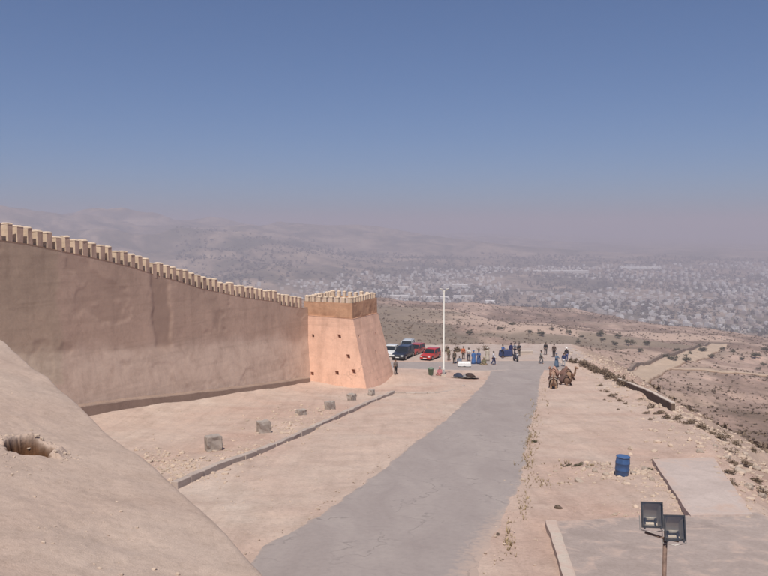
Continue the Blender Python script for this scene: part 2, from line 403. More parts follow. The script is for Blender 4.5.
def leaf_mat(name, c1, c2):
    m, nt, b, out = nodes(name)
    oi = N(nt, 'ShaderNodeNewGeometry').outputs['Random Per Island']
    c = ramp(nt, oi, [(0, c1), (1, c2)]); nt.links.new(c, b.inputs['Base Color']); b.inputs['Roughness'].default_value = .8
    b.inputs['Specular IOR Level'].default_value = .2
    return m

GROUND = ground_mat()
MOUND = earth_mat('packed_earth', [(.3, (.440, .325, .262)), (.5, (.462, .352, .286)), (.7, (.500, .392, .322))], .035)
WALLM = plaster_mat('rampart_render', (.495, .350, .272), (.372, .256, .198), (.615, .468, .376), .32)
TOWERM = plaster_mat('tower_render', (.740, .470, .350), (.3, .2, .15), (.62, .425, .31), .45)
BANDM = plaster_mat('tower_masonry', (.530, .310, .195), (.25, .16, .1), (.47, .3, .2), .5)
MERLM = plaster_mat('merlon_render', (.680, .535, .400), (.3, .2, .15), (.5, .4, .3), .2)
ROAD = road_mat()
CONC = earth_mat('dusty_concrete', [(.3, (.375, .305, .270)), (.5, (.420, .345, .300)), (.7, (.455, .385, .335))], .02)
SLABM = earth_mat('pale_slab', [(.3, (.450, .368, .330)), (.5, (.495, .408, .366)), (.7, (.540, .450, .405))], .02)
TERRM = earth_mat('terrace_concrete', [(.3, (.315, .254, .226)), (.5, (.355, .288, .256)), (.7, (.405, .330, .294))], .02)
CONCL = earth_mat('pale_concrete', [(.3, (.50, .42, .355)), (.7, (.56, .475, .405))], .02)
BLOCKM = earth_mat('grey_block', [(.3, (.30, .255, .225)), (.7, (.38, .325, .285))], .02)
FOOTM = earth_mat('footing_shaded_earth', [(.3, (.27, .19, .15)), (.7, (.34, .245, .195))], .05)  # earth darkened so the footing's face reads as shaded
STONE = simple('pale_stone', (.46, .37, .30), .95, .3, 3.0, bumpd=.02, obj_rand=.3)
TRACKW = simple('valley_wall_stone', (.22, .16, .12), .95, .3, .4)
STONED = simple('brown_stone', (.15, .105, .075), .95, .35, 2.0, bumpd=.03, obj_rand=.2)
DARK = simple('dark_hollow', (.05, .03, .02), 1.0)
TRACKM = earth_mat('track_earth', [(.3, (.40, .30, .22)), (.7, (.48, .365, .275))], .05)
SCRUBM = leaf_mat('dry_scrub', (.150, .106, .072), (.245, .180, .128))
GREENM = leaf_mat('dark_leaves', (.060, .058, .034), (.115, .105, .064))
TOWNLEAF = leaf_mat('town_leaves', (.075, .078, .052), (.125, .122, .088))
STRAW = leaf_mat('straw', (.26, .19, .11), (.40, .31, .18))
BARK = simple('bark', (.11, .075, .05), .9, .3, 8)

# ------------------------------------------------------------------ ground sheet
def theta_list():
    fine = np.linspace(-34, 34, 560); a = np.linspace(34, 180, 60)[1:]; b = np.linspace(-180, -34, 60)[:-1]
    return np.radians(np.concatenate([b, fine, a]))
def build_ground():
    th = theta_list()
    r = np.concatenate([[.5, 2, 4, 7], np.geomspace(10, 130, 520), np.geomspace(130.6, 14000, 640)[0:]])
    RR, TT = np.meshgrid(r, th, indexing='ij')
    X = RR*np.sin(TT); Y = RR*np.cos(TT)
    Z = terrain(X.ravel(), Y.ravel()).reshape(X.shape)
    V = np.stack([X.ravel(), Y.ravel(), Z.ravel()], 1)
    F = grid_faces(len(r), len(th))
    me = np_mesh('ground', V, F[:, ::-1], GROUND)
    x, y = X.ravel(), Y.ravel(); e = edge_e(x, y)
    scrub = sstep(-.6, 3.5, e+1.2*fbm(x/2.2, y/2.2, 61, 3)); scrub = scrub*(.55+.45*sstep(2, 25, e))
    grey = sstep(97, 100, y)*sstep(1, -1, e)*.8
    grey = np.maximum(grey, .75*sstep(1.4, .0, np.abs(road_in(x, y)))*0)
    d = np.where(y > 20, y, np.hypot(x, y))
    city = sstep(1350, 1800, d+90*fbm(x/200, y/200, 71, 3))
    point_attr(me, 'mask', np.stack([scrub, grey, city], 1).astype(np.float32))
    z1 = np.zeros(len(x)); z2 = z1.copy()
    for (px, py, rx, ry, a) in ((470, 321, 70, 60, 0), (520, 323, 80, 50, 0), (575, 332, 70, 40, 0), (700, 362, 40, 25, 0), (640, 335, 90, 40, 0), (455, 313, 60, 50, 0)):
        c = gpt(px, py, d0=150, d1=1600); w = fbm(x/45, y/45, 77, 4); z1 = np.maximum(z1, sstep(1.15, .75, np.hypot((x-c.x)/rx, (y-c.y)/ry)+.45*w))
    for (px, py, rx, ry) in ((405, 328, 42, 150), (425, 340, 30, 90), (395, 312, 60, 120), (560, 341, 60, 40), (745, 330, 130, 60), (660, 343, 60, 30)):
        c = gpt(px, py, d0=150, d1=1600); w = fbm(x/40, y/40, 78, 4); z2 = np.maximum(z2, sstep(1.15, .7, np.hypot((x-c.x)/rx, (y-c.y)/ry)+.5*w))
    point_attr(me, 'zones', np.stack([z1, z2, z1*0], 1).astype(np.float32))
    tag(mesh_obj('ground', me), kind='structure')
build_ground()

# ------------------------------------------------------------------ road, side road, concrete
def ribbon(name, L, Rr, mat, nu=400, nv=26, lift=.03, dust=None, zf=near_z, seed=0, wob=.18):
    def samp(P, n):
        P = np.array([[p[0], p[1]] for p in P]); s = np.concatenate([[0], np.cumsum(np.hypot(*np.diff(P, axis=0).T))])
        # smooth by Catmull-Rom through cubic resample
        t = np.linspace(0, s[-1], n); x = np.interp(t, s, P[:, 0]); y = np.interp(t, s, P[:, 1])
        k = max(3, n//28) | 1; ker = np.hanning(k+2)[1:-1]; ker /= ker.sum()
        pad = lambda a: np.convolve(np.concatenate([2*a[0]-a[k:0:-1], a, 2*a[-1]-a[-2:-k-2:-1]]), ker, 'same')[k:-k]
        return pad(x), pad(y)
    xl, yl = samp(L, nu); xr, yr = samp(Rr, nu)
    v = np.linspace(0, 1, nv)
    X = xl[:, None]+(xr-xl)[:, None]*v; Y = yl[:, None]+(yr-yl)[:, None]*v
    wv = wob*(fbm(X/.8, Y/.8, 81+seed, 3)+.8*fbm(X/3, Y/3, 83+seed, 2))
    ed = np.abs(v-.5)*2; ew = np.where(ed > .9, 1, 0)[None, :]
    dx = (xr-xl)/np.hypot(xr-xl, yr-yl); dy = (yr-yl)/np.hypot(xr-xl, yr-yl)
    X = X+wv*ew*dx[:, None]; Y = Y+wv*ew*dy[:, None]
    Z = zf(X, Y)+lift; Z[:, 0] -= .09+lift; Z[:, -1] -= .09+lift; Z[0] -= .09+lift; Z[-1] -= .09+lift
    me = np_mesh(name, np.stack([X.ravel(), Y.ravel(), Z.ravel()], 1), grid_faces(nu, nv), mat)
    W = np.hypot(xr-xl, yr-yl)[:, None]
    dist = np.minimum(v, 1-v)[None, :]*W
    du = np.clip(1-dist/.5, 0, 1)
    mk = np.stack([du, du*0, du*0], 2)
    if dust is not None: mk = dust(X, Y, dist, mk)
    point_attr(me, 'mask', mk.reshape(-1, 3).astype(np.float32))
    return tag(mesh_obj(name, me), kind='structure')
def main_dust(X, Y, dist, mk):
    xr = np.interp(Y, _rry, _rrx)
    low = sstep(34, 22, Y)
    mk[..., 0] = np.maximum(mk[..., 0], low*np.clip(.95-(xr-X)/1.6, 0, 1))
    return mk
ribbon('road', ROADL, ROADR, ROAD, dust=main_dust)
sl_ = [(-14, 91.2), (-6, 91.0), (4, 90.8), (12, 90.3), (22.5, 90.8)]; sr_ = [(-14, 97.0), (-6, 97.2), (4, 97.4), (12, 98.0), (22.5, 98.2)]
ribbon('side_road', sr_, sl_, ROAD, nu=160, nv=20, lift=.045, seed=9)

def slab(name, corners, mat, lift, thick, label=None, cat=None, kind=None, n=40, zf=near_z, wob=.05, dust=.62):
    """a cast slab following the ground: corners counter-clockwise."""
    c = [np.array((p[0], p[1])) for p in corners]
    u = np.linspace(0, 1, n); U, V_ = np.meshgrid(u, u, indexing='ij')
    P = (1-U)[..., None]*(1-V_)[..., None]*c[0]+U[..., None]*(1-V_)[..., None]*c[1]+U[..., None]*V_[..., None]*c[2]+(1-U)[..., None]*V_[..., None]*c[3]
    X = P[..., 0]+wob*fbm(P[..., 0]/1.1, P[..., 1]/1.1, 91, 2); Y = P[..., 1]+wob*fbm(P[..., 0]/1.1+7, P[..., 1]/1.1, 92, 2)
    A = np.stack([X, Y], -1).reshape(-1, 2); 
    zc = np.array([float(zf(*p)) for p in c]); Zt = ((1-U)*(1-V_)*zc[0]+U*(1-V_)*zc[1]+U*V_*zc[2]+(1-U)*V_*zc[3])+lift
    mb = MB(); top = np.concatenate([A, Zt.reshape(-1, 1)], 1); bot = top.copy(); bot[:, 2] -= thick
    F = grid_faces(n, n); mb.add(top, F); 
    ring = [i*n for i in range(n)]+[(n-1)*n+j for j in range(1, n)]+[i*n+n-1 for i in range(n-2, -1, -1)]+[j for j in range(n-2, 0, -1)]
    k = len(ring); mb.add(list(top[ring])+list(bot[ring]), [(i, (i+1) % k, k+(i+1) % k, k+i) for i in range(k)])
    me = mb.mesh(name, mat); o = mesh_obj(name, me)
    mk = np.zeros((len(me.vertices), 3), np.float32); bd_ = np.minimum(np.minimum(U, 1-U), np.minimum(V_, 1-V_)).ravel()*min(np.linalg.norm(c[1]-c[0]), np.linalg.norm(c[3]-c[0]))
    mk[:n*n, 1] = np.clip(np.maximum(dust*(1-bd_/.9), (.40 if name == 'concrete_terrace' else .22)*(dust > .5)), 0, 1); point_attr(me, 'mask', mk)
    return tag(o, label, cat, kind=kind)
g = lambda *p: gp(*p)
slab('concrete_terrace', [(4.35, 16.5), (13.0, 16.5), (13.0, 26.1), (5.45, 24.9)], TERRM, .16, 1.2, kind='structure')
slab('terrace_edging', [(4.30, 16.4), (4.62, 16.4), (5.75, 25.0), (5.40, 25.0)], CONCL, .185, 1.0, kind='structure')
slab('concrete_slab', [g(690, 521), g(752, 520), g(713, 461), g(652, 463)], SLABM, .20, 1.6, kind='structure')

# ------------------------------------------------------------------ earth embankment the photographer stands on
def embankment(refine=None):
    # a terrace of packed earth falling gently from the camera to a rounded edge, then steeply to the ground
    er = lambda px, py, d: tuple(at(px, py, d))
    edge = np.array([(5.0, -14, -2.6), (4.0, -6, -2.5), (2.6, 0, -2.7), (.9, 4.5, -3.2), er(304, 612, 7.5), er(266, 576, 9), er(222, 528, 10.5), er(179, 488, 12), er(136, 452, 13.6), er(94, 419, 15.2), er(60, 388, 17), er(28, 364, 18.4), er(-8, 336, 20.5), (-15.2, 25.5, -3.0), (-22, 31, -2.6), (-30, 36, -2.4)])
    n = 460
    def rs(P, n):
        s = np.linspace(0, len(P)-1, n)
        if refine: s = np.unique(np.concatenate([s, np.linspace(refine[1]-.55, refine[1]+.55, 170)]))
        i = np.clip(s.astype(int), 0, len(P)-2); t = (s-i)[:, None]
        p = lambda k: P[np.clip(k, 0, len(P)-1)]
        a, b, c, d = p(i-1), p(i), p(i+1), p(i+2)
        return .5*((2*b)+(-a+c)*t+(2*a-5*b+4*c-d)*t*t+(-a+3*b-3*c+d)*t**3)
    E = rs(edge, n); O = np.array((-9.0, -5.0, -1.15))
    dirv = E-O; dirv[:, 2] = 0; L = np.linalg.norm(dirv, axis=1)[:, None]; dirv = dirv/L
    # outward normal of the edge in plan
    tg = np.gradient(E[:, :2], axis=0); nn = np.stack([tg[:, 1], -tg[:, 0]], 1); nn /= np.linalg.norm(nn, axis=1)[:, None]
    rows = []
    W_ = np.linspace(.02, 1, 190)
    if refine: W_ = np.unique(np.concatenate([W_, np.linspace(refine[0]-.05, refine[0]+.05, 130)]))
    for w in W_:
        P = O+(E-O)*w; P[:, 2] = O[2]+(E[:, 2]-O[2])*w**1.08; rows.append(P)
    for q, dz in ((.04, .03), (.10, .12), (.18, .28), (.35, .6), (.6, 1.0), (1.0, 1.7), (1.6, 2.7), (2.5, 4.2), (4, 6.8), (5.5, 9.5)):
        P = E.copy(); P[:, :2] += nn*q; P[:, 2] -= dz; rows.append(P)
    G = np.array(rows); x, y = G[..., 0].copy(), G[..., 1].copy()
    G[..., 2] += .10*fbm(x/2.6, y/2.6, 101, 4)+.035*fbm(x/.55, y/.55, 103, 4)-.03
    return G, E, E
EG, EC, ET = embankment()
_a, _b = ray(29, 450); _P = EG[:190]; _k = np.argmin((np.hypot(_P[..., 0]/np.maximum(_P[..., 1], .1)-_a, _P[..., 2]/np.maximum(_P[..., 1], .1)-_b)+9*(_P[..., 1] < 4)).ravel()); _w, _s = divmod(int(_k), EG.shape[1])
EG, EC, ET = embankment((.02+.98*_w/189, 15*_s/459))
def build_embankment():
    G = EG
    # the hollow: the spot where the photograph's ray meets the face
    a, b = ray(29, 449); 
    P = G.reshape(-1, 3); vis = P[:, 1] > 4
    err = np.hypot(P[:, 0]/P[:, 1]-a, P[:, 2]/P[:, 1]-b)+(~vis)*9
    hc = P[np.argmin(err)].copy()
    dx = P[:, 0]-hc[0]; dy = P[:, 1]-hc[1]
    sc = hc[1]/15.0
    wobx = .12*fbm(P[:, 0]*2.2, P[:, 1]*2.2, 111, 3)+.11*fbm(P[:, 0]*9, P[:, 1]*9, 116, 4)
    rr = np.sqrt((dx/(.52*sc))**2+(dy/(.46*sc))**2)+wobx*1.6
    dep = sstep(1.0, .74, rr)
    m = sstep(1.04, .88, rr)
    P[:, 2] -= dep*.40*sc*(1+.5*fbm(P[:, 0]*3, P[:, 1]*3, 112, 3))
    P[:, 2] += .10*np.exp(-((rr-1.15)/.2)**2)*(1+fbm(P[:, 0]*4, P[:, 1]*4, 113, 2))*(dy > -.1*sc)
    nw, ns = G.shape[:2]
    me = np_mesh('earth_embankment', P, grid_faces(nw, ns), MOUND)
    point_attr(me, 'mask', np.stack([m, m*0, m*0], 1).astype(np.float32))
    tag(mesh_obj('earth_embankment', me), kind='structure')
    return hc
HOLE = build_embankment()

# ------------------------------------------------------------------ rampart with merlons
TOPPX = [(-60, 208), (0, 222), (26, 226), (52, 232), (78, 238), (104, 244.5), (130, 251.5), (156, 260.5), (182, 268.5), (201, 275), (222, 280), (242, 284.6), (263, 288), (278.5, 290.5), (279.5, 293.2), (303, 297.2)]
SET = .75                                                 # how far the parapet stands back from the foot
def wall_hit(px, py, setb=SET):
    a, b = ray(px, py); o = WL-WN*setb
    # point (a d, d); (P-o).WN = 0
    d = (o@WN)/(a*WN[0]+WN[1]); s = (np.array((a*d, d))-o)@WD
    return s, b*d
_top = sorted([wall_hit(*p) for p in TOPPX])
TS = [t[0] for t in _top]; TZ = [t[1] for t in _top]
topz = lambda s: float(np.interp(s, TS, TZ))
MH = 1.17
S_END = 52.0
s_strip = wall_hit(160, 300)[0]
def build_rampart():
    root = empty('rampart', (float(WL[0]), float(WL[1]), 0), label='long earth-rendered rampart wall with a row of merlons along its top', cat='wall')
    ang = math.atan2(WD[1], WD[0])
    o3 = lambda s, q, z: (WD[0]*s+WN[0]*q, WD[1]*s+WN[1]*q, z)
    ns, nz = 620, 90
    S = np.linspace(-.9, S_END, ns); V = []; MK = []
    gz = near_z(WL[0]+WD[0]*S, WL[1]+WD[1]*S)-.5
    tz = np.interp(S, TS, TZ)-MH+.12
    h = np.linspace(0, 1, nz)
    Sg, Hg = np.meshgrid(S, h, indexing='ij')
    Zg = gz[:, None]+(tz-gz)[:, None]*Hg
    hm = Zg-gz[:, None]-.5
    brk = 4.1+.35*fbm(Sg/6, Sg*0, 121, 3)                 # where the battered foot ends
    q = np.where(hm < brk, -.52*hm/brk, -.52-.23*(hm-brk)/np.maximum((tz-gz)[:, None]-brk-.5, .5))
    q = q+.02*fbm(Sg/2.2, Zg/2.2, 122, 4)+.008*fbm(Sg/.5, Zg/.5, 123, 3)+.035*fbm(Sg/9, Zg/7, 124, 2)
    # plaster lost in scarred patches
    scar = sstep(.30, .42, fbm(Sg/3.4+5, Zg/2.6, 125, 4)); q = q-.025*scar
    strip = sstep(1.05, .6, np.abs(Sg-s_strip)+.45*fbm(Sg*0, Zg/1.3, 126, 4))*sstep(3.6, 4.4, hm)
    q = q-.07*strip
    X = WD[0]*Sg+WN[0]*q; Y = WD[1]*Sg+WN[1]*q
    P = np.stack([X.ravel(), Y.ravel(), Zg.ravel()], 1); F = list(map(tuple, grid_faces(ns, nz)))
    low = sstep(.9, -.7, hm-brk+.6*fbm(Sg/1.5, Zg/1.5, 127, 3))
    pan = sstep(wall_hit(58, 290)[0]-.15, wall_hit(54, 290)[0], Sg+.3*fbm(Sg*0, Zg/1.5, 129, 3))*(hm > 2)
    mk = np.stack([low, np.maximum(strip, .5*scar*(hm > brk)), pan], 2).reshape(-1, 3)
    n0 = len(P); TH = 1.7
    # parapet walk and back face
    top = [(WD[0]*s+WN[0]*(-.78-k), WD[1]*s+WN[1]*(-.78-k), z-d) for k, d in ((.6, 0), (.62, .5), (TH, .5), (TH+.3, 8)) for s, z in zip(S, tz)]
    P = np.concatenate([P, np.array(top)]); mk = np.concatenate([mk, np.zeros((len(top), 3))])
    idx = lambda k, i: n0+k*ns+i
    for i in range(ns-1):
        F.append((i*nz+nz-1, (i+1)*nz+nz-1, idx(0, i+1), idx(0, i)))
        for k in range(3): F.append((idx(k, i), idx(k, i+1), idx(k+1, i+1), idx(k+1, i)))
    me = np_mesh('wall_face', P, np.array(F)[:, ::-1], WALLM); point_attr(me, 'mask', mk.astype(np.float32))
    mesh_obj('wall_face', me, None, root)
    # coping ledge below the merlons is plain; each merlon is its own piece
    mv = []
    for k in range(5):
        r = random.Random(40+k); m = MB(); w = .35
        j = lambda a: a+r.uniform(-.02, .02)
        m.box(-w/2, w/2, -.30, .30, -.12, MH-.10, 1.0)
        m.box(-w/2-.012, w/2+.012, -.312, .312, MH-.099, MH-.045, .95)
        m.box(-w/2+.02, w/2-.02, -.28, .28, MH-.045, MH, .7)
        m.v = [(j(a), j(b), c+r.uniform(-.012, .012)) for a, b, c in m.v]
        me = m.mesh('merlon', MERLM); me.materials.append(WALLM)
        for q in me.polygons:
            if q.normal.y > .8 and q.center.z < MH-.16: q.material_index = 1          # shade of the outer faces put into colour: darker wall render against cream sides
        mv.append(me)
    s = .35; i = 0; r = random.Random(5)
    while s < S_END-.3:
        o = mesh_obj('merlon', mv[r.randrange(5)], None, root)
        o.location = o3(s, -SET-.33, topz(s)-MH+r.uniform(-.03, .03)); o.rotation_euler = (r.uniform(-.02, .02), r.uniform(-.03, .03), ang+r.uniform(-.04, .04))
        o.scale = (r.uniform(.88, 1.15), 1, r.uniform(.94, 1.02) if r.random() < .95 else .86)
        s += .705
    # low footing along the foot of the wall: shade of its face put into the dark base colour
    m = MB(); ss = np.arange(.6, 34, .35); ring = []
    for s in ss:
        hgt = .34+.26*sstep(8, 26, s)+.05*float(fbm(s/1.2, 0.0, 131, 3)); gap = float(fbm(s/2.2, 4.0, 133, 3))
        if s < 14 and gap > .42: hgt *= .4
        out = .42+.08*float(fbm(s/2, 9.0, 132, 3)); bx, by = WL+WD*s
        gzz = float(near_z(bx, by))
        ring.append([o3(s, -.4, gzz+hgt+.1), o3(s, out-.06, gzz+hgt), o3(s, out, gzz+hgt-.06), o3(s, out+.05, gzz-.3), o3(s, -.4, gzz-.3)])
    m.loft(ring); fo = m.build('footing', FOOTM, root)
build_rampart()

# ------------------------------------------------------------------ corner tower
def build_tower():
    root = empty('corner_tower', (-3, 76, 0), label='battered corner tower of the rampart, its front face glowing orange with small dark holes', cat='tower')
    off = Vector((3, -76, 0))
    L0, C0, R0, B0 = Vector((-7.6, 74.2, -16.2)), Vector((-1.40, 71.1, -16.2)), Vector((1.42, 79.5, -16.9)), Vector((-5.0, 83, -16.9))
    L1, C1, R1, B1 = Vector((-7.95, 75.3, -8.55)), Vector((-2.96, 73.0, -8.66)), Vector((-.62, 79.4, -8.78)), Vector((-5.6, 81.8, -8.7))
    L2, C2, R2, B2 = Vector((-7.95, 75.35, -7.12)), Vector((-3.02, 73.1, -7.12)), Vector((-.66, 79.4, -7.10)), Vector((-5.6, 81.8, -7.12))
    def face(name, A, B, Cc, D, holes, mat, nu=60, nv=60, amp=.035, seed=0, mk0=0, mk1=0):
        """A,B bottom; D,Cc top (A->D, B->Cc). holes in (u,v) fractions become real sockets."""
        W = ((B-A).length+(Cc-D).length)/2; H = (D-A).length
        hw, hh = .17/W, .17/H
        us = set(np.linspace(0, 1, nu)); vs = set(np.linspace(0, 1, nv))
        for (u, v, k) in holes:
            us |= {u-hw*k, u+hw*k}; vs |= {v-hh*k, v+hh*k}
        def clean(a, keep):
            a = sorted(a); out = [a[0]]
            for t in a[1:]:
                if t-out[-1] < .004:
                    if t in keep: out[-1] = t
                else: out.append(t)
            return out
        ku = {u+s*hw*k for u, v, k in holes for s in (-1, 1)}; kv = {v+s*hh*k for u, v, k in holes for s in (-1, 1)}
        us = clean(us, ku); vs = clean(vs, kv)
        nrm = (B-A).cross(D-A).normalized()
        bm = bmesh.new(); V = {}
        for i, u in enumerate(us):
            for j, v in enumerate(vs):
                p = (A*(1-u)+B*u)*(1-v)+(D*(1-u)+Cc*u)*v
                edge = min(1, min(u, 1-u, v, 1-v)*12)
                a = amp*float(fbm(u*W/1.3+seed, v*H/1.3, 141, 4))*edge
                V[i, j] = bm.verts.new(p+nrm*a+off)
        hol = []
        for i in range(len(us)-1):
            for j in range(len(vs)-1):
                uc, vc = (us[i]+us[i+1])/2, (vs[j]+vs[j+1])/2
                f = bm.faces.new((V[i, j], V[i+1, j], V[i+1, j+1], V[i, j+1]))
                if any(abs(uc-u) < hw*k and abs(vc-v) < hh*k for u, v, k in holes): hol.append(f)
        if hol:
            ex = bmesh.ops.extrude_face_region(bm, geom=hol)
            vv = [e for e in ex['geom'] if isinstance(e, bmesh.types.BMVert)]
            for q in vv: q.co -= nrm*.45
            bmesh.ops.delete(bm, geom=hol, context='FACES')
        bmesh.ops.recalc_face_normals(bm, faces=bm.faces)
        me = bpy.data.meshes.new(name); bm.to_mesh(me); bm.free(); me.materials.append(mat)
        point_attr(me, 'mask', np.zeros((len(me.vertices), 3), np.float32))
        return mesh_obj(name, me, None, root)
    front = [(.18, .75, .8), (.68, .77, 1.1), (.79, .53, 1.1), (.12, .27, 1.0), (.55, .31, 1.1), (.84, .35, 1.2)]
    right = [(.10, .78, .8), (.72, .76, .8), (.58, .55, .8)]
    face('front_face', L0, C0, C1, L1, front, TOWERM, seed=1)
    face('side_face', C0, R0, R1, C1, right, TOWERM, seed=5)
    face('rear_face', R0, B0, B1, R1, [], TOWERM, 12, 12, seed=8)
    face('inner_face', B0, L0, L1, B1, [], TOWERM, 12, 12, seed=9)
    ins = lambda P, Q: P  # masonry crown, set back a hand's width behind the render
    cen = (L1+C1+R1+B1)/4
    i1 = [p+(cen-p).normalized()*.10+Vector((0, 0, -.05)) for p in (L1, C1, R1, B1)]
    i2 = [p+(cen-p).normalized()*.10 for p in (L2, C2, R2, B2)]
    for k, nm in enumerate(('crown_front', 'crown_side', 'crown_rear', 'crown_inner')):
        a, b = k, (k+1) % 4
        face(nm, i1[a], i1[b], i2[b], i2[a], [], BANDM, 50, 20, .09, 20+k)
    m = MB()                                              # ledge where the render ends, and the roof deck
    m.add([p+off+(p-cen).normalized()*.03+Vector((0, 0, .02)) for p in (L1, C1, R1, B1)]+[p+off+(cen-p).normalized()*.5+Vector((0, 0, .03)) for p in (L1, C1, R1, B1)], [(k, (k+1) % 4, 4+(k+1) % 4, 4+k) for k in range(4)])
    m.build('ledge', TOWERM, root)
    m = MB(); m.add([p+off+(cen-p).normalized()*.02-Vector((0, 0, .12)) for p in i2], [(0, 1, 2, 3)]); m.build('roof_deck', MOUND, root)
    m = MB(); m.box(-.16, .16, -.16, .16, -.12, .46, 1.0); m.box(-.18, .18, -.18, .18, .46, .52, .93); m.box(-.13, .13, -.13, .13, .52, .57, .6)
    me = m.mesh('tower_merlon', MERLM); r = random.Random(3)
    for k in range(4):
        A, B = i2[k], i2[(k+1) % 4]; n = int((B-A).length/.62); dn = (B-A).normalized(); inn = Vector((-dn.y, dn.x, 0))
        for q in range(n):
            p = A+(B-A)*((q+.5)/n)+inn*.2
            o = mesh_obj('merlon', me, None, root); o.location = p+off+Vector((0, 0, r.uniform(-.03, .02)))
            o.rotation_euler = (0, 0, math.atan2(dn.y, dn.x)+r.uniform(-.04, .04)); o.scale = (r.uniform(.9, 1.1), 1, r.uniform(.88, 1.05))
build_tower()

# ------------------------------------------------------------------ kerbs and blocks beside the rampart
def kerb(name, pts, w, h, L, label, mat, lift=0.0):
    P = [np.array((p.x, p.y)) for p in pts]; seg = np.array(P); s = np.concatenate([[0], np.cumsum(np.hypot(*np.diff(seg, axis=0).T))])
    root = empty(name, (P[0][0], P[0][1], float(near_z(*P[0]))), label=label, cat='kerb')
    o0 = Vector(root.location); r = random.Random(len(pts)); t = 0
    while t < s[-1]-.3:
        l = min(L*r.uniform(.85, 1.15), s[-1]-t)
        a = np.array([np.interp(t+.02, s, seg[:, k]) for k in (0, 1)]); b = np.array([np.interp(t+l-.02, s, seg[:, k]) for k in (0, 1)])
        za, zb = float(near_z(*a)), float(near_z(*b)); d = Vector((b[0]-a[0], b[1]-a[1], zb-za)); ln = d.length; d.normalize()
        nx = Vector((-d.y, d.x, 0)).normalized(); up = d.cross(nx); up = up if up.z > 0 else -up
        mb = MB(); j = lambda k: r.uniform(-k, k); wb = w*r.uniform(.9, 1.08); hb = h*r.uniform(.85, 1.1)
        c = []
        for (x, y, z) in ((0, -1, -.25), (ln, -1, -.25), (ln, 1, -.25), (0, 1, -.25), (0, -.92, hb), (ln, -.92, hb), (ln, .92, hb), (0, .92, hb)):
            q = Vector((a[0], a[1], za))+d*x+nx*(y*wb/2+j(.025))+up*(z+(j(.02) if z > 0 else 0)); c.append(q-o0)
        mb.add(c, [(3,2,1,0),(4,5,6,7),(0,1,5,4),(1,2,6,5),(2,3,7,6),(3,0,4,7)])
        me = mb.mesh('kerb_stone', mat, bevel=.02); mesh_obj('kerb_stone', me, None, root); t += l
    return root
kerb('stone_kerb', [gp(*p) for p in ((174, 487), (215, 469), (262, 452), (305, 433), (345, 414), (372, 402), (393, 393))], .34, .22, 1.25, 'long straight row of grey kerb stones on the sandy ground before the rampart', CONC)
kerb('stone_kerb', [gp(*p) for p in ((395, 393), (420, 393.5), (440, 393), (455, 390), (464, 386))], .25, .10, .9, 'low curved row of kerb stones on the sand near the lamp post', CONC)

def rough_block(name, sx, sy, sz, seed, amp=.03):
    r = random.Random(seed); bm = bmesh.new(); bmesh.ops.create_cube(bm, size=1)
    bmesh.ops.subdivide_edges(bm, edges=list(bm.edges), cuts=3, use_grid_fill=True)
    for v in bm.verts:
        v.co = Vector((v.co.x*sx, v.co.y*sy, v.co.z*sz))+Vector((r.uniform(-1, 1), r.uniform(-1, 1), r.uniform(-1, 1)))*amp
    bmesh.ops.bevel(bm, geom=[e for e in bm.edges if len(e.link_faces) == 2 and e.calc_face_angle(0) > .9], offset=.04, segments=2, affect='EDGES')
    me = bpy.data.meshes.new(name); bm.to_mesh(me); bm.free(); return me
for k, (px, py, w, h, lab) in enumerate(((212, 449, .80, .66, 'largest squared grey block, at the end of the row beside the pale rubble'),
        (263, 431.5, .74, .60, 'squared grey block second along the row from the loose end of the long kerb'),
        (301, 416, .62, .42, 'low broken grey block half sunk in rubble between squared blocks'),
        (329.5, 410, .66, .62, 'squared grey block before the shaded foot of the rampart by the tower'),
        (351.5, 400.5, .62, .52, 'small squared grey block in front of the tower, second from its corner'),
        (371.5, 395.5, .50, .52, 'smallest squared grey block, right below the tower corner'))):
    p = gp(px, py); me = rough_block('stone_block', w, w*.85, h+.2, 60+k); me.materials.append(BLOCKM)
    o = mesh_obj('stone_block', me, None, None, (p.x, p.y+w*.4, p.z+h/2-.12), .45+.12*k)
    o.rotation_euler.x = .04*(k % 3-1)
    tag(o, lab, 'stone block', 'squared blocks in a row before the rampart')

# ------------------------------------------------------------------ stones and rubble
def rock_mesh(seed, sub=2, amp=.32):
    r = random.Random(seed); bm = bmesh.new(); bmesh.ops.create_icosphere(bm, subdivisions=sub, radius=1)
    pl = [(Vector((r.gauss(0, 1), r.gauss(0, 1), r.gauss(0, 1))).normalized(), r.uniform(.55, .9)) for _ in range(9)]
    for v in bm.verts:
        for n, d in pl:
            t = v.co.dot(n)
            if t > d: v.co -= n*(t-d)
        v.co += Vector((r.uniform(-1, 1), r.uniform(-1, 1), r.uniform(-1, 1)))*.05
    me = bpy.data.meshes.new('rock'); bm.to_mesh(me); bm.free(); return me
ROCKS = [rock_mesh(k) for k in range(8)]
for me in ROCKS: me.materials.append(STONE)
ROCKSD = [m.copy() for m in ROCKS]
for me in ROCKSD: me.materials.clear(); me.materials.append(STONED)
def rock(px, py, size, lab, grp, dark=False, flat=.6, cat='rock'):
    p = gpt(px, py); r = random.Random(int(px*7+py*13))
    o = mesh_obj('rock', (ROCKSD if dark else ROCKS)[r.randrange(8)], None, None, (p.x, p.y, p.z+size*.15))
    o.scale = (size*r.uniform(.8, 1.2), size*r.uniform(.7, 1), size*flat*r.uniform(.8, 1.1)); o.rotation_euler = (r.uniform(-.3, .3), r.uniform(-.3, .3), r.uniform(0, 6))
    return tag(o, lab, cat, grp)

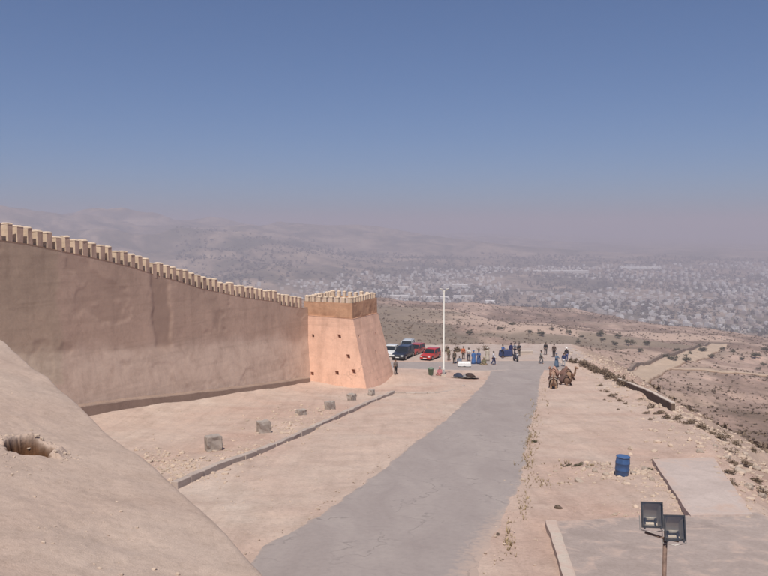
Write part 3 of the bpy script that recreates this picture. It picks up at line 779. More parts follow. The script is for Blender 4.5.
SMALL = []
for k in range(4):
    m = rock_mesh(200+k, 1); V = np.array([v.co[:] for v in m.vertices]); F = np.array([p.vertices[:] for p in m.polygons]); SMALL.append((V, F)); bpy.data.meshes.remove(m)
def scatter(name, pts, sizes, mat, label, cat, zf=None, flat=.65, seed=0, smooth=False, src=None, sink=.1):
    """one 'stuff' mesh of many little stones at (x,y) with real sizes."""
    r = np.random.default_rng(seed); Vs = []; Fs = []; n = 0; src = src or SMALL
    zz = (zf or terrain)(pts[:, 0], pts[:, 1])
    for i in range(len(pts)):
        V, F = src[r.integers(len(src))]; a = r.uniform(0, 6.28); c, s = math.cos(a), math.sin(a)
        sc = sizes[i]*r.uniform(.7, 1.3, 3); sc[2] *= flat
        W = V*sc; W = np.stack([W[:, 0]*c-W[:, 1]*s, W[:, 0]*s+W[:, 1]*c, W[:, 2]], 1)+np.array([pts[i, 0], pts[i, 1], zz[i]+sc[2]*sink])
        Vs.append(W); Fs.append(F+n); n += len(V)
    me = np_mesh(name, np.concatenate(Vs), np.concatenate(Fs), mat, smooth)
    return tag(mesh_obj(name, me), label, cat, kind='stuff')
def blob_pts(n, cx, cy, sx, sy, ang=0, seed=0):
    r = np.random.default_rng(seed); a = r.normal(0, 1, (n, 2))*np.array([sx, sy]); c, s = math.cos(ang), math.sin(ang)
    return np.stack([cx+a[:, 0]*c-a[:, 1]*s, cy+a[:, 0]*s+a[:, 1]*c], 1)
def px_blob(spec, seed):
    out = []; 
    for k, (px, py, spx, spy, n) in enumerate(spec):
        r = random.Random(seed*100+k)
        for _ in range(n):
            p = gp(px+r.gauss(0, spx), py+r.gauss(0, spy)); out.append((p.x, p.y))
    return np.array(out)
def sizes(n, lo, hi, seed):
    r = np.random.default_rng(seed); return lo*(hi/lo)**(r.random(n)**2.2)
STONEI = simple('rubble_stone', (.46, .355, .275), .95, .25, 1.7, bumpd=.02)
P_ = px_blob([(165, 462, 16, 8, 330), (196, 470, 14, 6, 150), (235, 452, 20, 6, 130), (290, 424, 22, 7, 330), (320, 412, 18, 4, 120)], 1)
scatter('rubble', P_, sizes(len(P_), .035, .18, 2), STONEI, 'pale broken rubble strewn along the kerb below the rampart', 'rubble', seed=1)
P_ = px_blob([(600, 470, 16, 5, 150), (640, 472, 12, 5, 130), (668, 488, 16, 7, 110), (650, 508, 25, 5, 90), (560, 478, 25, 6, 60)], 2)
P_ = P_[np.array([near_z(*p)+.19 > 0 or True for p in P_])]
scatter('rubble', P_, sizes(len(P_), .03, .17, 3), STONEI, 'small pale stones scattered round the blue barrel and slab', 'rubble', seed=2)
# stony slope below the plateau edge
r_ = np.random.default_rng(9); yy = r_.uniform(22, 108, 5200); xx = np.interp(yy, E_Y, E_X)+r_.normal(1.0, 2.6, 5200)+np.abs(r_.normal(0, 2.4, 5200))
scatter('rubble', np.stack([xx, yy], 1), sizes(5200, .04, .26, 4), STONEI, 'pale stones littering the slope below the plateau edge', 'rubble', seed=3)
# pebbles on the open ground
r_ = np.random.default_rng(12); pts = np.stack([r_.uniform(-16, 22, 3600), r_.uniform(19, 92, 3600)], 1)
k_ = (road_in(pts[:, 0], pts[:, 1]) < -.1) & (edge_e(pts[:, 0], pts[:, 1]) < 0) & (((pts-WL)@WN) > .9)
scatter('pebbles', pts[k_], sizes(int(k_.sum()), .018, .075, 5), STONEI, 'loose pebbles on the open sandy ground', 'pebbles', seed=4)
r_ = np.random.default_rng(31); pts = np.stack([r_.uniform(-6, 22, 26000), r_.uniform(19, 92, 26000)], 1); ri = road_in(pts[:, 0], pts[:, 1])
k_ = (ri > -.55+.3*r_.random(26000)) & (ri < .35*r_.random(26000)**2)
scatter('grit', pts[k_], sizes(int(k_.sum()), .012, .06, 15), STONEI, 'loose grit and small stones drifted along the road edges', 'grit', zf=lambda x, y: near_z(x, y)+.02, seed=14)
# pebbles on the embankment face
r_ = np.random.default_rng(13); fl = EG[80:300, 120:560].reshape(-1, 3); sel = fl[r_.integers(0, len(fl), 420)]
def emb_z(x, y): return sel[:, 2]
scatter('pebbles', sel[:, :2], sizes(420, .008, .035, 6), STONEI, 'loose pebbles on the face of the earth embankment', 'pebbles', zf=emb_z, seed=5)
for k, (px, py, s) in enumerate(((595, 472, .22), (606, 475, .16), (634, 474, .2), (645, 470, .17), (579, 482, .25), (588, 468, .15), (652, 480, .15))):
    rock(px, py, s, 'pale loose rock lying near the foot of the blue barrel', 'pale rocks round the barrel')
for k, (px, py, s) in enumerate(((673, 428, .35), (688, 433, .3), (700, 452, .35), (715, 447, .4), (727, 458, .45), (738, 472, .5), (748, 488, .45), (757, 470, .5), (762, 497, .4), (720, 436, .4), (745, 455, .45), (655, 418, .3), (640, 405, .3), (622, 398, .28), (705, 436, .3))):
    rock(px, py, s*.62, 'pale angular rock on the stony slope beside the concrete slab and scrub', 'rocks on the slope below the plateau edge')
for k, (px, py, s, lab) in enumerate(((497.5, 535, .1, 'small dark stone on the dusty road edge'), (558, 508, .22, 'dark flat stone lying beside the corner of the concrete terrace edging'), (698, 527, .2, 'dark splinter of stone lying below the concrete slab'), (618, 410, .2, 'lone dark stone on the bare sand by the scrub edge'))):
    rock(px, py, s, lab, None, True, .45)
# stones and torn earth round the hollow
r_ = random.Random(77)
hp = np.array([(HOLE[0]+math.cos(a)*.56*HOLE[1]/15*r_.uniform(.95, 1.45), HOLE[1]+math.sin(a)*.50*HOLE[1]/15*r_.uniform(.95, 1.5)) for a in (r_.uniform(-.3, 3.5) for _ in range(90))])
_EP = EG.reshape(-1, 3)
def near_emb(x, y): return np.array([_EP[np.argmin((_EP[:, 0]-a)**2+(_EP[:, 1]-b)**2), 2] for a, b in zip(x, y)])
scatter('rubble', hp, sizes(90, .012, .06, 8), STONEI, 'pale crumbled stones round the lip of the brown hollow', 'rubble', zf=near_emb, seed=6)

# ------------------------------------------------------------------ vegetation
def leafy(n, rx, ry, rz, ls, seed, base=.1, clumps=9):
    """foliage as many small leaf faces gathered in clumps."""
    r = np.random.default_rng(seed); cl = r.normal(0, .45, (clumps, 3)); cl[:, 2] = np.abs(cl[:, 2])
    c = cl[r.integers(clumps, size=n)]+r.normal(0, .20, (n, 3)); c[:, 2] = np.abs(c[:, 2])+base
    c = c*np.array([rx, ry, rz])
    a = r.normal(0, 1, (n, 3)); a /= np.linalg.norm(a, axis=1)[:, None]; b = np.cross(a, r.normal(0, 1, (n, 3))); b /= np.linalg.norm(b, axis=1)[:, None]
    s = ls*r.uniform(.6, 1.4, (n, 1))
    V = np.stack([c-a*s, c+b*s*.45, c+a*s, c-b*s*.45], 1).reshape(-1, 3)
    F = np.arange(n*4).reshape(n, 4); return V, F
def stems(h, n, seed, spread=.4, r0=.03):
    m = MB(); r = random.Random(seed)
    for k in range(n):
        a = r.uniform(0, 6.28); d = spread*r.uniform(.3, 1)
        m.tube([(0, 0, -.1), (math.cos(a)*d*.4, math.sin(a)*d*.4, h*.45), (math.cos(a)*d, math.sin(a)*d, h*r.uniform(.75, 1))], [r0, r0*.7, r0*.25], 5)
    return m
BUSH = []
for k in range(4):
    V, F = leafy(420, .62, .62, .55, .075, 300+k, .08); fm = np_mesh('foliage', V, F, SCRUBM, False)
    V, F = leafy(420, .62, .62, .55, .075, 320+k, .08); fg = np_mesh('foliage', V, F, GREENM, False)
    BUSH.append((fm, fg, stems(.5, 6, 340+k, .4, .018).mesh('stems', BARK)))
def bush(x, y, s, lab, grp, green=False, name='scrub_bush', cat='bush', k=0, sq=(1, 1, 1)):
    z = Tz(x, y); o = empty(name, (x, y, z-.03), rng.uniform(0, 6.28), lab, cat, grp); o.scale = (s*sq[0], s*sq[1], s*sq[2])
    fm, fg, st = BUSH[k % 4]; mesh_obj('foliage', fg if green else fm, None, o); mesh_obj('stems', st, None, o); return o
# dark scrub in a line on the plateau edge
e1 = [gp(570, 361.5), gp(585, 366), gp(600, 374), gp(618, 384), gp(632, 391)]
kk = 0
for i in range(len(e1)-1):
    n = 6
    for q in range(n):
        p = e1[i]+(e1[i+1]-e1[i])*((q+rng.uniform(.2, .8))/n)
        bush(p.x+rng.uniform(-.2, .25), p.y, rng.uniform(.7, 1.0), 'dark brown scrub bush in the line of scrub leading to the low parapet', 'scrub along the plateau edge', k=kk, sq=(1, 1, 1.15)); kk += 1
for (px, py, s) in ((600, 386, .7), (607, 392, .8), (612, 397, .85), (618, 401, .75), (625, 404, .6), (640, 400, .7), (652, 408, .8), (660, 414, .8), (668, 418, .9), (676, 419, .9), (646, 414, .55), (690, 424, .9), (700, 428, 1.0), (712, 434, 1.0), (722, 440, .9), (738, 446, 1.0), (754, 452, .8), (730, 452, .7), (745, 466, .8), (731, 463, .6), (756, 482, .8), (765, 494, .9), (729, 474, .55), (733, 484, .6), (604, 400, .4), (650, 420, .45)):
    p = gpt(px, py); bush(p.x, p.y, s*.72, 'low dry brown bush among the stones on the slope beyond the parapet line', 'dry bushes on the stony slope', k=kk, sq=(1.2, 1, .75)); kk += 1
for (px, py, s, lab) in ((533, 442, .42, 'dark green tuft growing on the right-hand edge of the asphalt'), (566, 465.5, .35, 'low dark weeds on the sand up the slope from the terrace'), (578, 466, .4, 'flat dark weeds on the sand, closer to the blue barrel'), (657, 460, .4, 'dark weeds at the upper corner of the concrete slab'), (650, 470, .35, 'dark weeds against the side of the concrete slab by the barrel')):
    p = gpt(px, py); bush(p.x, p.y, s, lab, None, True, 'weed_tuft', 'weeds', kk, (1.4, .8, .5)); kk += 1
# straw-coloured grass on the road verge
def tuft_src(seed):
    r = np.random.default_rng(seed); V = []; F = []
    for k in range(9):
        a = r.uniform(0, 6.28); l = r.uniform(.6, 1.2); b = np.array([math.cos(a), math.sin(a), 0])*.25; t = b*l*2.2+np.array([0, 0, l]); w = np.array([-math.sin(a), math.cos(a), 0])*.09
        n = len(V); V += [b*.2-w, b*.2+w, t]; F.append((n, n+1, n+2))
    return np.array(V), np.array(F)
TUFT = [tuft_src(k) for k in range(4)]
P_ = px_blob([(534, 420, 4, 11, 110), (530, 445, 4, 9, 110), (528, 465, 4, 8, 60), (540, 482, 10, 2.5, 40), (509, 540, 3, 9, 45), (524, 505, 3, 9, 35), (545, 400, 3, 8, 30), (575, 466, 18, 1.5, 30)], 6)
scatter('dry_grass', P_, sizes(len(P_), .07, .2, 6), STRAW, 'straw-coloured dry grass along the right road verge', 'grass', seed=7, src=TUFT, flat=1, sink=0)
# scrub covering the hillsides beyond, too many and small to count
def clump_src(seed):
    V, F = leafy(16, 1, 1, .8, .55, seed, .1, 4); return V, F
CL = [clump_src(500+k) for k in range(6)]
r_ = np.random.default_rng(21); n = 15000
d_ = 45+(1250-45)*r_.random(n)**1.7; u_ = r_.uniform(-.12, .56, n); px_ = u_*d_
e_ = edge_e(px_, d_); dens = fbm(px_/60, d_/60, 41, 3)
k_ = (e_ > 7) & (d_ > 62) & (dens > -.35+.5*r_.random(n)-.25)
sz = r_.uniform(.18, .5, n)*(1+d_/560)
scatter('hillside_scrub', np.stack([px_, d_], 1)[k_], sz[k_], SCRUBM, 'dry brown scrub dotting the hillsides below the plateau', 'scrub', seed=8, src=CL, flat=1, sink=0)
# separate small trees on the hillside
TREES = []
for k in range(4):
    V, F = leafy(520, 2.2, 2.2, 1.7, .26, 700+k, .55, 11)
    tr = MB(); r = random.Random(k); tr.tube([(0, 0, -.4), (.1, .05, .9), (0, .1, 1.9)], [.16, .12, .06], 6)
    for q in range(4):
        a = 1.57*q+r.uniform(-.4, .4); tr.tube([(.05, .05, .9), (math.cos(a)*.8, math.sin(a)*.8, 1.7), (math.cos(a)*1.3, math.sin(a)*1.3, 2.2)], [.09, .06, .03], 5)
    TREES.append((np_mesh('crown', V, F, GREENM, False), tr.mesh('trunk', BARK)))
def tree(x, y, s, lab, grp, k):
    o = empty('hillside_tree', (x, y, Tz(x, y)), rng.uniform(0, 6.28), lab, 'tree', grp); o.scale = (s, s, s)
    mesh_obj('crown', TREES[k % 4][0], None, o); mesh_obj('trunk', TREES[k % 4][1], None, o)
far_t = [(578, 343), (582, 338), (603, 341), (615, 345), (541, 336), (530, 333), (676, 352), (690, 355), (702, 352), (712, 358), (722, 350), (733, 353), (742, 360), (755, 358), (763, 366), (758, 370), (766, 352), (647, 345), (664, 358), (672, 361), (686, 362), (640, 352), (630, 345), (600, 336), (618, 338), (569, 334), (552, 330), (500, 330), (470, 335), (512, 326)]
for k, (px, py) in enumerate(far_t):
    p = gpt(px, py, d0=150, d1=1500)
    if p.y > 1400: continue
    tree(p.x, p.y, rng.uniform(.5, 1.0)*(1+p.y/1000), 'small dark tree standing alone on the brown hillside below the plateau', 'lone trees on the hillside', k)
for k, (px, py, s, lab) in enumerate(((457, 351, 1.25, 'brown bush behind the sellers, on the car park edge beside the lamp post'), (486, 350, 1.0, 'low brown bush on the car park edge behind the blue-robed people'), (446, 351, .9, 'small dark bush on the car park edge behind the lamp post'))):
    p = gp(px, py); bush(p.x, p.y, s, lab, None, False, 'brown_bush', 'bush', k, (1.1, 1, 1.1))

# ------------------------------------------------------------------ valley track, its wall and the parapet on the plateau edge
def terr_pts(pp, d0=150, d1=1500): return [gpt(*p, d0=d0, d1=d1) for p in pp]
trk = terr_pts([(612, 381), (625, 374), (642, 366.5), (660, 360), (680, 353.5), (697, 348.5), (710, 344)])
def offset(P, w):
    out = []
    for i, p in enumerate(P):
        d = P[min(i+1, len(P)-1)]-P[max(i-1, 0)]; n = Vector((d.y, -d.x, 0)).normalized(); out.append(p+n*w)
    return out
ribbon('dirt_track', [tuple(p)[:2] for p in trk], [tuple(p)[:2] for p in offset(trk, 14)], TRACKM, nu=220, nv=14, lift=.9, zf=lambda X, Y: terrain(X.ravel(), Y.ravel()).reshape(X.shape), wob=.8, seed=3)
trk2 = terr_pts([(640, 371), (660, 368), (690, 369), (720, 371.5), (745, 373), (775, 375), (800, 378)])
ribbon('dirt_track', [tuple(p)[:2] for p in trk2], [tuple(p)[:2] for p in offset(trk2, 5.0)], TRACKM, nu=220, nv=10, lift=.7, zf=lambda X, Y: terrain(X.ravel(), Y.ravel()).reshape(X.shape), wob=.8, seed=4)
def strip_wall(name, pts, h, t, mat, label, cat, zf, n=120, lumpy=.15, cope=None):
    P = np.array([(p[0], p[1]) for p in pts]); s = np.concatenate([[0], np.cumsum(np.hypot(*np.diff(P, axis=0).T))])
    tt = np.linspace(0, s[-1], n); x = np.interp(tt, s, P[:, 0]); y = np.interp(tt, s, P[:, 1])
    dx = np.gradient(x); dy = np.gradient(y); l = np.hypot(dx, dy); nx, ny = -dy/l, dx/l
    z = zf(x, y); hh = h*(1+lumpy*fbm(tt/(3*h), tt*0, 151, 3)); ww = t/2*(1+.3*lumpy*fbm(tt/h, tt*0+4, 152, 3))
    root = empty(name, (float(x[0]), float(y[0]), float(z[0])), label=label, cat=cat)
    o = np.array(root.location); m = MB()
    m.loft([[np.array((x[i]-nx[i]*ww[i]*1.15, y[i]-ny[i]*ww[i]*1.15, z[i]-.6*h))-o, np.array((x[i]-nx[i]*ww[i], y[i]-ny[i]*ww[i], z[i]+hh[i]))-o, np.array((x[i]+nx[i]*ww[i], y[i]+ny[i]*ww[i], z[i]+hh[i]))-o, np.array((x[i]+nx[i]*ww[i]*1.15, y[i]+ny[i]*ww[i]*1.15, z[i]-.6*h))-o] for i in range(n)])
    m.build('masonry', mat, root)
    if cope:
        m = MB(); w2 = t/2+.03
        m.loft([[np.array((x[i]-nx[i]*w2, y[i]-ny[i]*w2, z[i]+hh[i]+a))-o for a in (.003, .07)]+[np.array((x[i]+nx[i]*w2, y[i]+ny[i]*w2, z[i]+hh[i]+a))-o for a in (.07, .003)] for i in range(n)])
        m.build('coping', cope, root)
    return root
strip_wall('stone_wall', [tuple(p)[:2] for p in offset(trk, -1.5)], 1.9, 1.6, TRACKW, 'dark stone wall following the dirt track down in the valley', 'wall', terrain)
par = [gp(619, 385), gp(634, 392), gp(645, 396.5), gp(658, 403), gp(673, 412)]
strip_wall('low_parapet', par, .72, .26, STONED, 'low dark stone parapet with cream coping on the plateau edge', 'parapet', lambda x, y: near_z(x, y)-.1, n=40, lumpy=.08, cope=CONCL)

# ------------------------------------------------------------------ lamp post
def lamp_post():
    p = gp(443.5, 376); root = empty('lamp_post', p, label='tall white lamp post at the far end of the sandy ground', cat='lamp post')
    WH = simple('white_paint', (.56, .53, .48), .5, .08, 2)
    H = at(443.5, 290, p.y).z-p.z
    m = MB(); m.tube([(0, 0, -.2), (0, 0, .9), (0, 0, .92), (0, 0, H)], [.16, .15, .11, .065], 12); m.build('pole', WH, root, True)
    m = MB(); m.box(-.3, .3, -.3, .3, -.2, .22, .8); m.build('base', CONCL, root)
    m = MB(); m.box(-.06, .06, -.165, -.13, .35, .75); m.build('hatch', simple('grey_steel', (.35, .35, .35), .5), root)
    for s in (-1, 1):
        m = MB(); m.tube([(0, 0, H-.25), (s*.22, 0, H-.02), (s*.26, 0, H+.05)], .035, 8); a = m.build('arm', WH, root, True)
        m = MB(); m.loft([[(s*(.18+t*.34), w*math.cos(q), H+.10+t*.05+.06*math.sin(q)) for q in (2*math.pi*k/10 for k in range(10))] for t, w in ((0, .06), (.2, .12), (.8, .15), (1, .07))])
        hd = m.build('lamp_head', WH, root, True)
        m = MB(); m.box(s*.36-.1, s*.36+.1, -.09, .09, H+.02, H+.06); m.build('lens', simple('lens', (.5, .5, .48), .2), hd)
lamp_post()

# ------------------------------------------------------------------ floodlight mast
def floodlight_mast():
    d = 12.5; foot = at(664.5, 560, d); gz = Tz(foot.x, foot.y); root = empty('floodlight_mast', (foot.x, foot.y, min(gz, float(near_z(foot.x, foot.y)))), label='mast with two grey floodlights on a rusty brown pole', cat='floodlight')
    o = Vector(root.location)
    RUST = simple('rusty_steel', (.20, .13, .10), .7, .3, 14, metal=.3, bumpd=.002); ALU = simple('floodlight_casing', (.16, .16, .165), .45, .2, 9, metal=.7)
    RIM = simple('door_frame', (.11, .11, .112), .4, .2, 9, metal=.8)
    m_, nt, b, out = nodes('reflector'); b.inputs['Base Color'].default_value = (.50, .48, .46, 1); b.inputs['Metallic'].default_value = .55; b.inputs['Roughness'].default_value = .38
    g_, nt, b, out = nodes('lamp_glass'); nt.nodes.remove(b)
    tr = N(nt, 'ShaderNodeBsdfTransparent'); tr.inputs[0].default_value = (.86, .83, .79, 1); gl = N(nt, 'ShaderNodeBsdfGlossy'); gl.inputs['Roughness'].default_value = .06
    fr = N(nt, 'ShaderNodeFresnel'); fr.inputs[0].default_value = 1.5; mx = N(nt, 'ShaderNodeMixShader'); mx.inputs[0].default_value = .09; nt.links.new(tr.outputs[0], mx.inputs[1]); nt.links.new(gl.outputs[0], mx.inputs[2]); nt.links.new(mx.outputs[0], out.inputs[0])
    top = at(664.5, 538, d)-o
    m = MB(); m.tube([(0, 0, -.3), (0, 0, top.z)], .036, 14); m.build('pole', RUST, root, True)
    m = MB(); m.box(-.16, .16, -.16, .16, -.1, .05); m.build('foot_plate', RUST, root)
    c1 = at(651.5, 514.5, d)-o; c2 = at(674, 527.5, d)-o
    m = MB(); m.tube([(c1.x-.10, 0, c1.z-.31), (0, 0, top.z-.01), (c2.x+.08, 0, top.z-.06)], .02, 8); m.build('cross_arm', RUST, root, True)
    for k, c in enumerate((c1, c2)):
        W, H, D = .335, .40, .16
        fl = MB()                                          # casing: tapered tray, open to the front (-y)
        fr_ = [(-W/2, 0, -H/2), (W/2, 0, -H/2), (W/2, 0, H/2), (-W/2, 0, H/2)]; bk = [(x*.72, D, z*.70) for x, y, z in fr_]
        fl.add(fr_+bk, [(0, 1, 5, 4), (1, 2, 6, 5), (2, 3, 7, 6), (3, 0, 4, 7), (4, 5, 6, 7)])
        for q in range(5): fl.box(-W*.3+q*W*.15-.004, -W*.3+q*W*.15+.004, D-.02, D+.05, -H*.3, H*.3)
        f = fl.build('floodlight', ALU, root); f.location = (c.x, c.y*0-.02, c.z); f.rotation_euler = (R(-16), 0, R(-6 if k == 0 else -4))
        t = .012; rm = MB()
        for a in ((-W/2-.01, W/2+.01, -H/2-.01, -H/2+t), (-W/2-.01, W/2+.01, H/2-t, H/2+.01)): rm.box(a[0], a[1], -.022, .003, a[2], a[3])
        for a in ((-W/2-.01, -W/2+t), (W/2-t, W/2+.01)): rm.box(a[0], a[1], -.0221, .0031, -H/2+t, H/2-t)
        rm.build('door_frame', RIM, f)
        re = MB(); n = 14; rows = []                       # curved reflector trough inside
        for i in range(n+1):
            z = -H/2+.02+(H-.04)*i/n; yv = .12*(1-((i/n-.42)/.62)**2) if True else 0; rows.append([(-W/2+.02, .012, z), (-W*.30, max(.015, yv), z), (W*.30, max(.015, yv), z), (W/2-.02, .012, z)])
        for i in range(n):
            re.add(rows[i]+rows[i+1], [(0, 1, 5, 4), (1, 2, 6, 5), (2, 3, 7, 6)])
        re.build('reflector', m_, f)
        bl = MB(); bl.tube([(-W*.26, .055, -.06), (W*.2, .055, -.06)], .018, 10); bl.build('lamp_tube', simple('lamp_tube', (.75, .75, .7), .2), f, True)
        bl = MB(); bl.box(W*.14, W*.24, .02, .075, -.14, -.055); bl.box(-W*.34, -W*.26, .02, .075, -.11, -.055); bl.build('lamp_holder', simple('ceramic', (.06, .06, .07), .6), f)
        gl_ = MB(); gl_.box(-W/2+.012, W/2-.012, -.010, -.006, -H/2+.012, H/2-.012); gl_.build('glass', g_, f)
        yk = MB(); yk.tube([(-W/2-.025, .06, -.02), (-W/2-.025, .05, -H/2-.05), (0, .04, -H/2-.085), (W/2+.025, .05, -H/2-.05), (W/2+.025, .06, -.02)], .009, 6); yk.build('bracket', simple('bracket_steel', (.38, .36, .34), .5, metal=.5), f)
        hk = MB(); hk.box(-W/2+.02, -W/2+.05, -.03, -.02, -H/2-.03, -H/2+.03); hk.box(W/2-.05, W/2-.02, -.03, -.02, -H/2-.03, -H/2+.03); hk.build('clip', RIM, f)
    m = MB(); m.tube([(0, .04, top.z-.5), (.03, .06, top.z-.2), (c2.x, .16, c2.z)], .008, 6); m.build('cable', simple('cable', (.03, .03, .03), .6), root, True)
floodlight_mast()

# ------------------------------------------------------------------ blue barrel
def barrel():
    p = gpt(621.5, 475.5); root = empty('blue_barrel', (p.x, p.y, p.z-.02), label='blue plastic barrel standing on the stony ground', cat='barrel')
    BL = simple('blue_plastic', (.040, .088, .205), .42, .25, 5, bumpd=.002)
    m = MB(); m.lathe([(.25, 0), (.275, .02), (.285, .10), (.30, .26), (.312, .28), (.312, .31), (.302, .33), (.305, .56), (.315, .58), (.315, .61), (.305, .63), (.29, .80), (.27, .845), (.29, .86), (.29, .895), (.268, .895), (.262, .85), (.255, .845), (.25, .1)], 28); b = m.build('shell', BL, root, True)
    m = MB(); m.lathe([(.285, .865), (.30, .868), (.30, .885), (.287, .888)], 28); m.build('rim', simple('rim', (.06, .12, .26), .4), root, True)
    m = MB(); m.lathe([(.25, .70), (.0, .72)], 20); m.build('contents', DARK, root)
    root.rotation_euler = (.02, .05, 0)
barrel()
# ------------------------------------------------------------------ cars
def carpaint(name, c, rough=.35): return simple(name, c, rough, .12, 2.0, coat=.5)
GLASSM = simple('car_glass', (.02, .024, .028), .08, .05); TYRE = simple('tyre', (.02, .02, .02), .9); RIMM = simple('alloy', (.45, .45, .46), .35, metal=.8)
LENSM = simple('headlamp', (.75, .75, .72), .15); PLATE = simple('plate', (.75, .74, .68), .5); BLACKP = simple('black_trim', (.03, .03, .032), .6); TAIL = simple('tail_lamp', (.35, .02, .02), .3)
def car(loc, rz, paint, label, L=3.7, W=1.62, H=1.42, suv=False, name='parked_car', group=None):
    root = empty(name, loc, rz, label, 'car', group)     # nose towards -y
    h0 = .22 if not suv else .34; belt = H*.62; wr = .29 if not suv else .38; hood = H*.56 if not suv else H*.58
    # side profile of the lower body: (y along length, bottom, top, half width)
    st = [(-L/2, h0+.12, hood*.72, W*.40), (-L/2+.10, h0, hood*.86, W*.47), (-L/2+.45, h0-.02, hood*.95, W*.495), (-L*.20, h0-.02, hood*1.06, W*.5), (-L*.08, h0-.02, belt, W*.5), (L*.2, h0-.02, belt*1.01, W*.5), (L*.38, h0-.02, belt*1.02, W*.495), (L/2-.10, h0+.02, belt*.99, W*.475), (L/2, h0+.14, belt*.90, W*.43)]
    m = MB(); rings = []
    for y, zb, zt, w in st:
        rings.append([(-w*.92, y, zb), (w*.92, y, zb), (w, y, zb+.12), (w*1.0, y, zb+(zt-zb)*.55), (w*.95, y, zt-.05), (w*.86, y, zt), (-w*.86, y, zt), (-w*.95, y, zt-.05), (-w, y, zb+(zt-zb)*.55), (-w, y, zb+.12)])
    m.loft(rings); m.build('body', paint, root, False, .0)
    # glasshouse and roof
    y0, y1 = (-L*.17, L*.47) if not suv else (-L*.15, L*.49); a0, a1 = (.62, .16) if not suv else (.42, .08)
    wt = W*.40; wb = W*.465; zr = H-.05
    m = MB(); m.add([(-wb, y0, belt-.04), (wb, y0, belt-.04), (wb, y1, belt-.02), (-wb, y1, belt-.02), (-wt, y0+a0, zr), (wt, y0+a0, zr), (wt, y1-a1, zr), (-wt, y1-a1, zr)], [(0, 1, 5, 4), (1, 2, 6, 5), (2, 3, 7, 6), (3, 0, 4, 7), (4, 5, 6, 7)])
    m.build('window', GLASSM, root)
    m = MB(); m.loft([[(-wt*1.03, y, zr+z0), (wt*1.03, y, zr+z0), (wt*.9, y, zr+z1), (-wt*.9, y, zr+z1)] for y, z0, z1 in ((y0+a0-.06, -.03, -.01), (y0+a0+.25, -.02, .05), (y1-a1-.25, -.02, .05), (y1-a1+.05, -.03, .0))]); m.build('roof', paint, root)
    for s in (-1, 1):
        for (ya, yb, yt) in ((y0, y0+.02, y0+a0), ((y0+y1)/2-.04, (y0+y1)/2, (y0+y1)/2+.06), (y1-.10, y1, y1-a1)):
            m = MB(); m.tube([(s*(wb+.005), ya, belt-.03), (s*(wt+.012), yt, zr)], .035, 5); m.build('pillar', paint, root)
        m = MB(); m.box(s*W*.5+(-.02 if s < 0 else -.13), s*W*.5+(.13 if s < 0 else .02), y0+.28, y0+.42, belt-.02, belt+.13)
        mo = MB(); mo.box(min(s*W*.49, s*(W*.5+.17)), max(s*W*.49, s*(W*.5+.17)), y0+.24, y0+.34, belt+.0, belt+.14); mo.build('mirror', BLACKP, root, bevel=.02)
        hl = MB(); hl.box(min(s*W*.24, s*W*.42), max(s*W*.24, s*W*.42), -L/2-.015, -L/2+.14, hood*.60, hood*.78); hl.build('headlight', LENSM, root, bevel=.02)
        tl = MB(); tl.box(min(s*W*.30, s*W*.45), max(s*W*.30, s*W*.45), L/2-.12, L/2+.012, belt*.62, belt*.88); tl.build('tail_light', TAIL, root, bevel=.02)
        dl = MB(); dl.box(min(s*W*.498, s*(W*.5+.012)), max(s*W*.498, s*(W*.5+.012)), -L*.02, L*.16, belt*.80, belt*.83); dl.build('door_handle', BLACKP, root)
        for yy in (-L*.325, L*.315):
            w = MB(); pr = [(wr*.55, -.09), (wr*.96, -.09), (wr, -.06), (wr, .06), (wr*.96, .09), (wr*.55, .09)]
            w.lathe(pr, 18); t = w.build('wheel', TYRE, root); t.rotation_euler = (0, R(90), 0); t.location = (s*(W*.5-.09), yy, wr)
            rm = MB(); rm.lathe([(wr*.58, -.1), (wr*.58, .085), (wr*.5, .098), (.02, .10)], 12); q = rm.build('rim', RIMM, t)
            if s < 0: q.rotation_euler = (R(180), 0, 0)
    m = MB(); m.box(-W*.45, W*.45, -L/2-.05, -L/2+.12, h0, h0+.20); m.build('bumper', BLACKP if suv else paint, root, bevel=.03)
    m = MB(); m.box(-W*.45, W*.45, L/2-.12, L/2+.05, h0, h0+.20); m.build('bumper', BLACKP if suv else paint, root, bevel=.03)
    m = MB(); m.box(-W*.20, W*.20, -L/2-.012, -L/2+.05, hood*.58, hood*.74); m.build('grille', BLACKP, root)
    m = MB(); m.box(-.24, .24, -L/2-.062, -L/2-.045, h0+.05, h0+.15); m.build('number_plate', PLATE, root)
    if suv:
        for s in (-1, 1):
            m = MB(); m.tube([(s*wt*.85, y0+a0+.1, H+.02), (s*wt*.85, y0+a0+.2, H+.07), (s*wt*.85, y1-a1-.3, H+.07), (s*wt*.85, y1-a1-.2, H+.02)], .018, 6); m.build('roof_rail', RIMM, root)
    return root
RED = carpaint('red_paint', (.46, .035, .022)); RED2 = carpaint('faded_red_paint', (.40, .055, .035)); NAVY = carpaint('dark_blue_paint', (.018, .022, .036)); WHITE = carpaint('white_paint_car', (.70, .69, .67)); SILV = carpaint('silver_paint', (.55, .55, .54))
gz = lambda px, py: gp(px, py)
p = gz(431, 360.0); car((p.x, p.y+1.2, near_z(p.x, p.y+1.2)), R(-27), RED, 'bright red hatchback parked facing the lamp post', 3.6, 1.62, 1.36)
p = gz(403.5, 360.0); car((p.x, p.y+1.6, near_z(p.x, p.y+1.6)), R(-22), NAVY, 'dark blue off-road car parked between the tower and the red hatchback', 4.3, 1.80, 1.62, True)
p = gz(415.5, 355.5); car((p.x, p.y+1.6, near_z(p.x, p.y+1.6)), R(-24), RED2, 'faded red car parked behind the dark off-road car', 4.0, 1.66, 1.36)
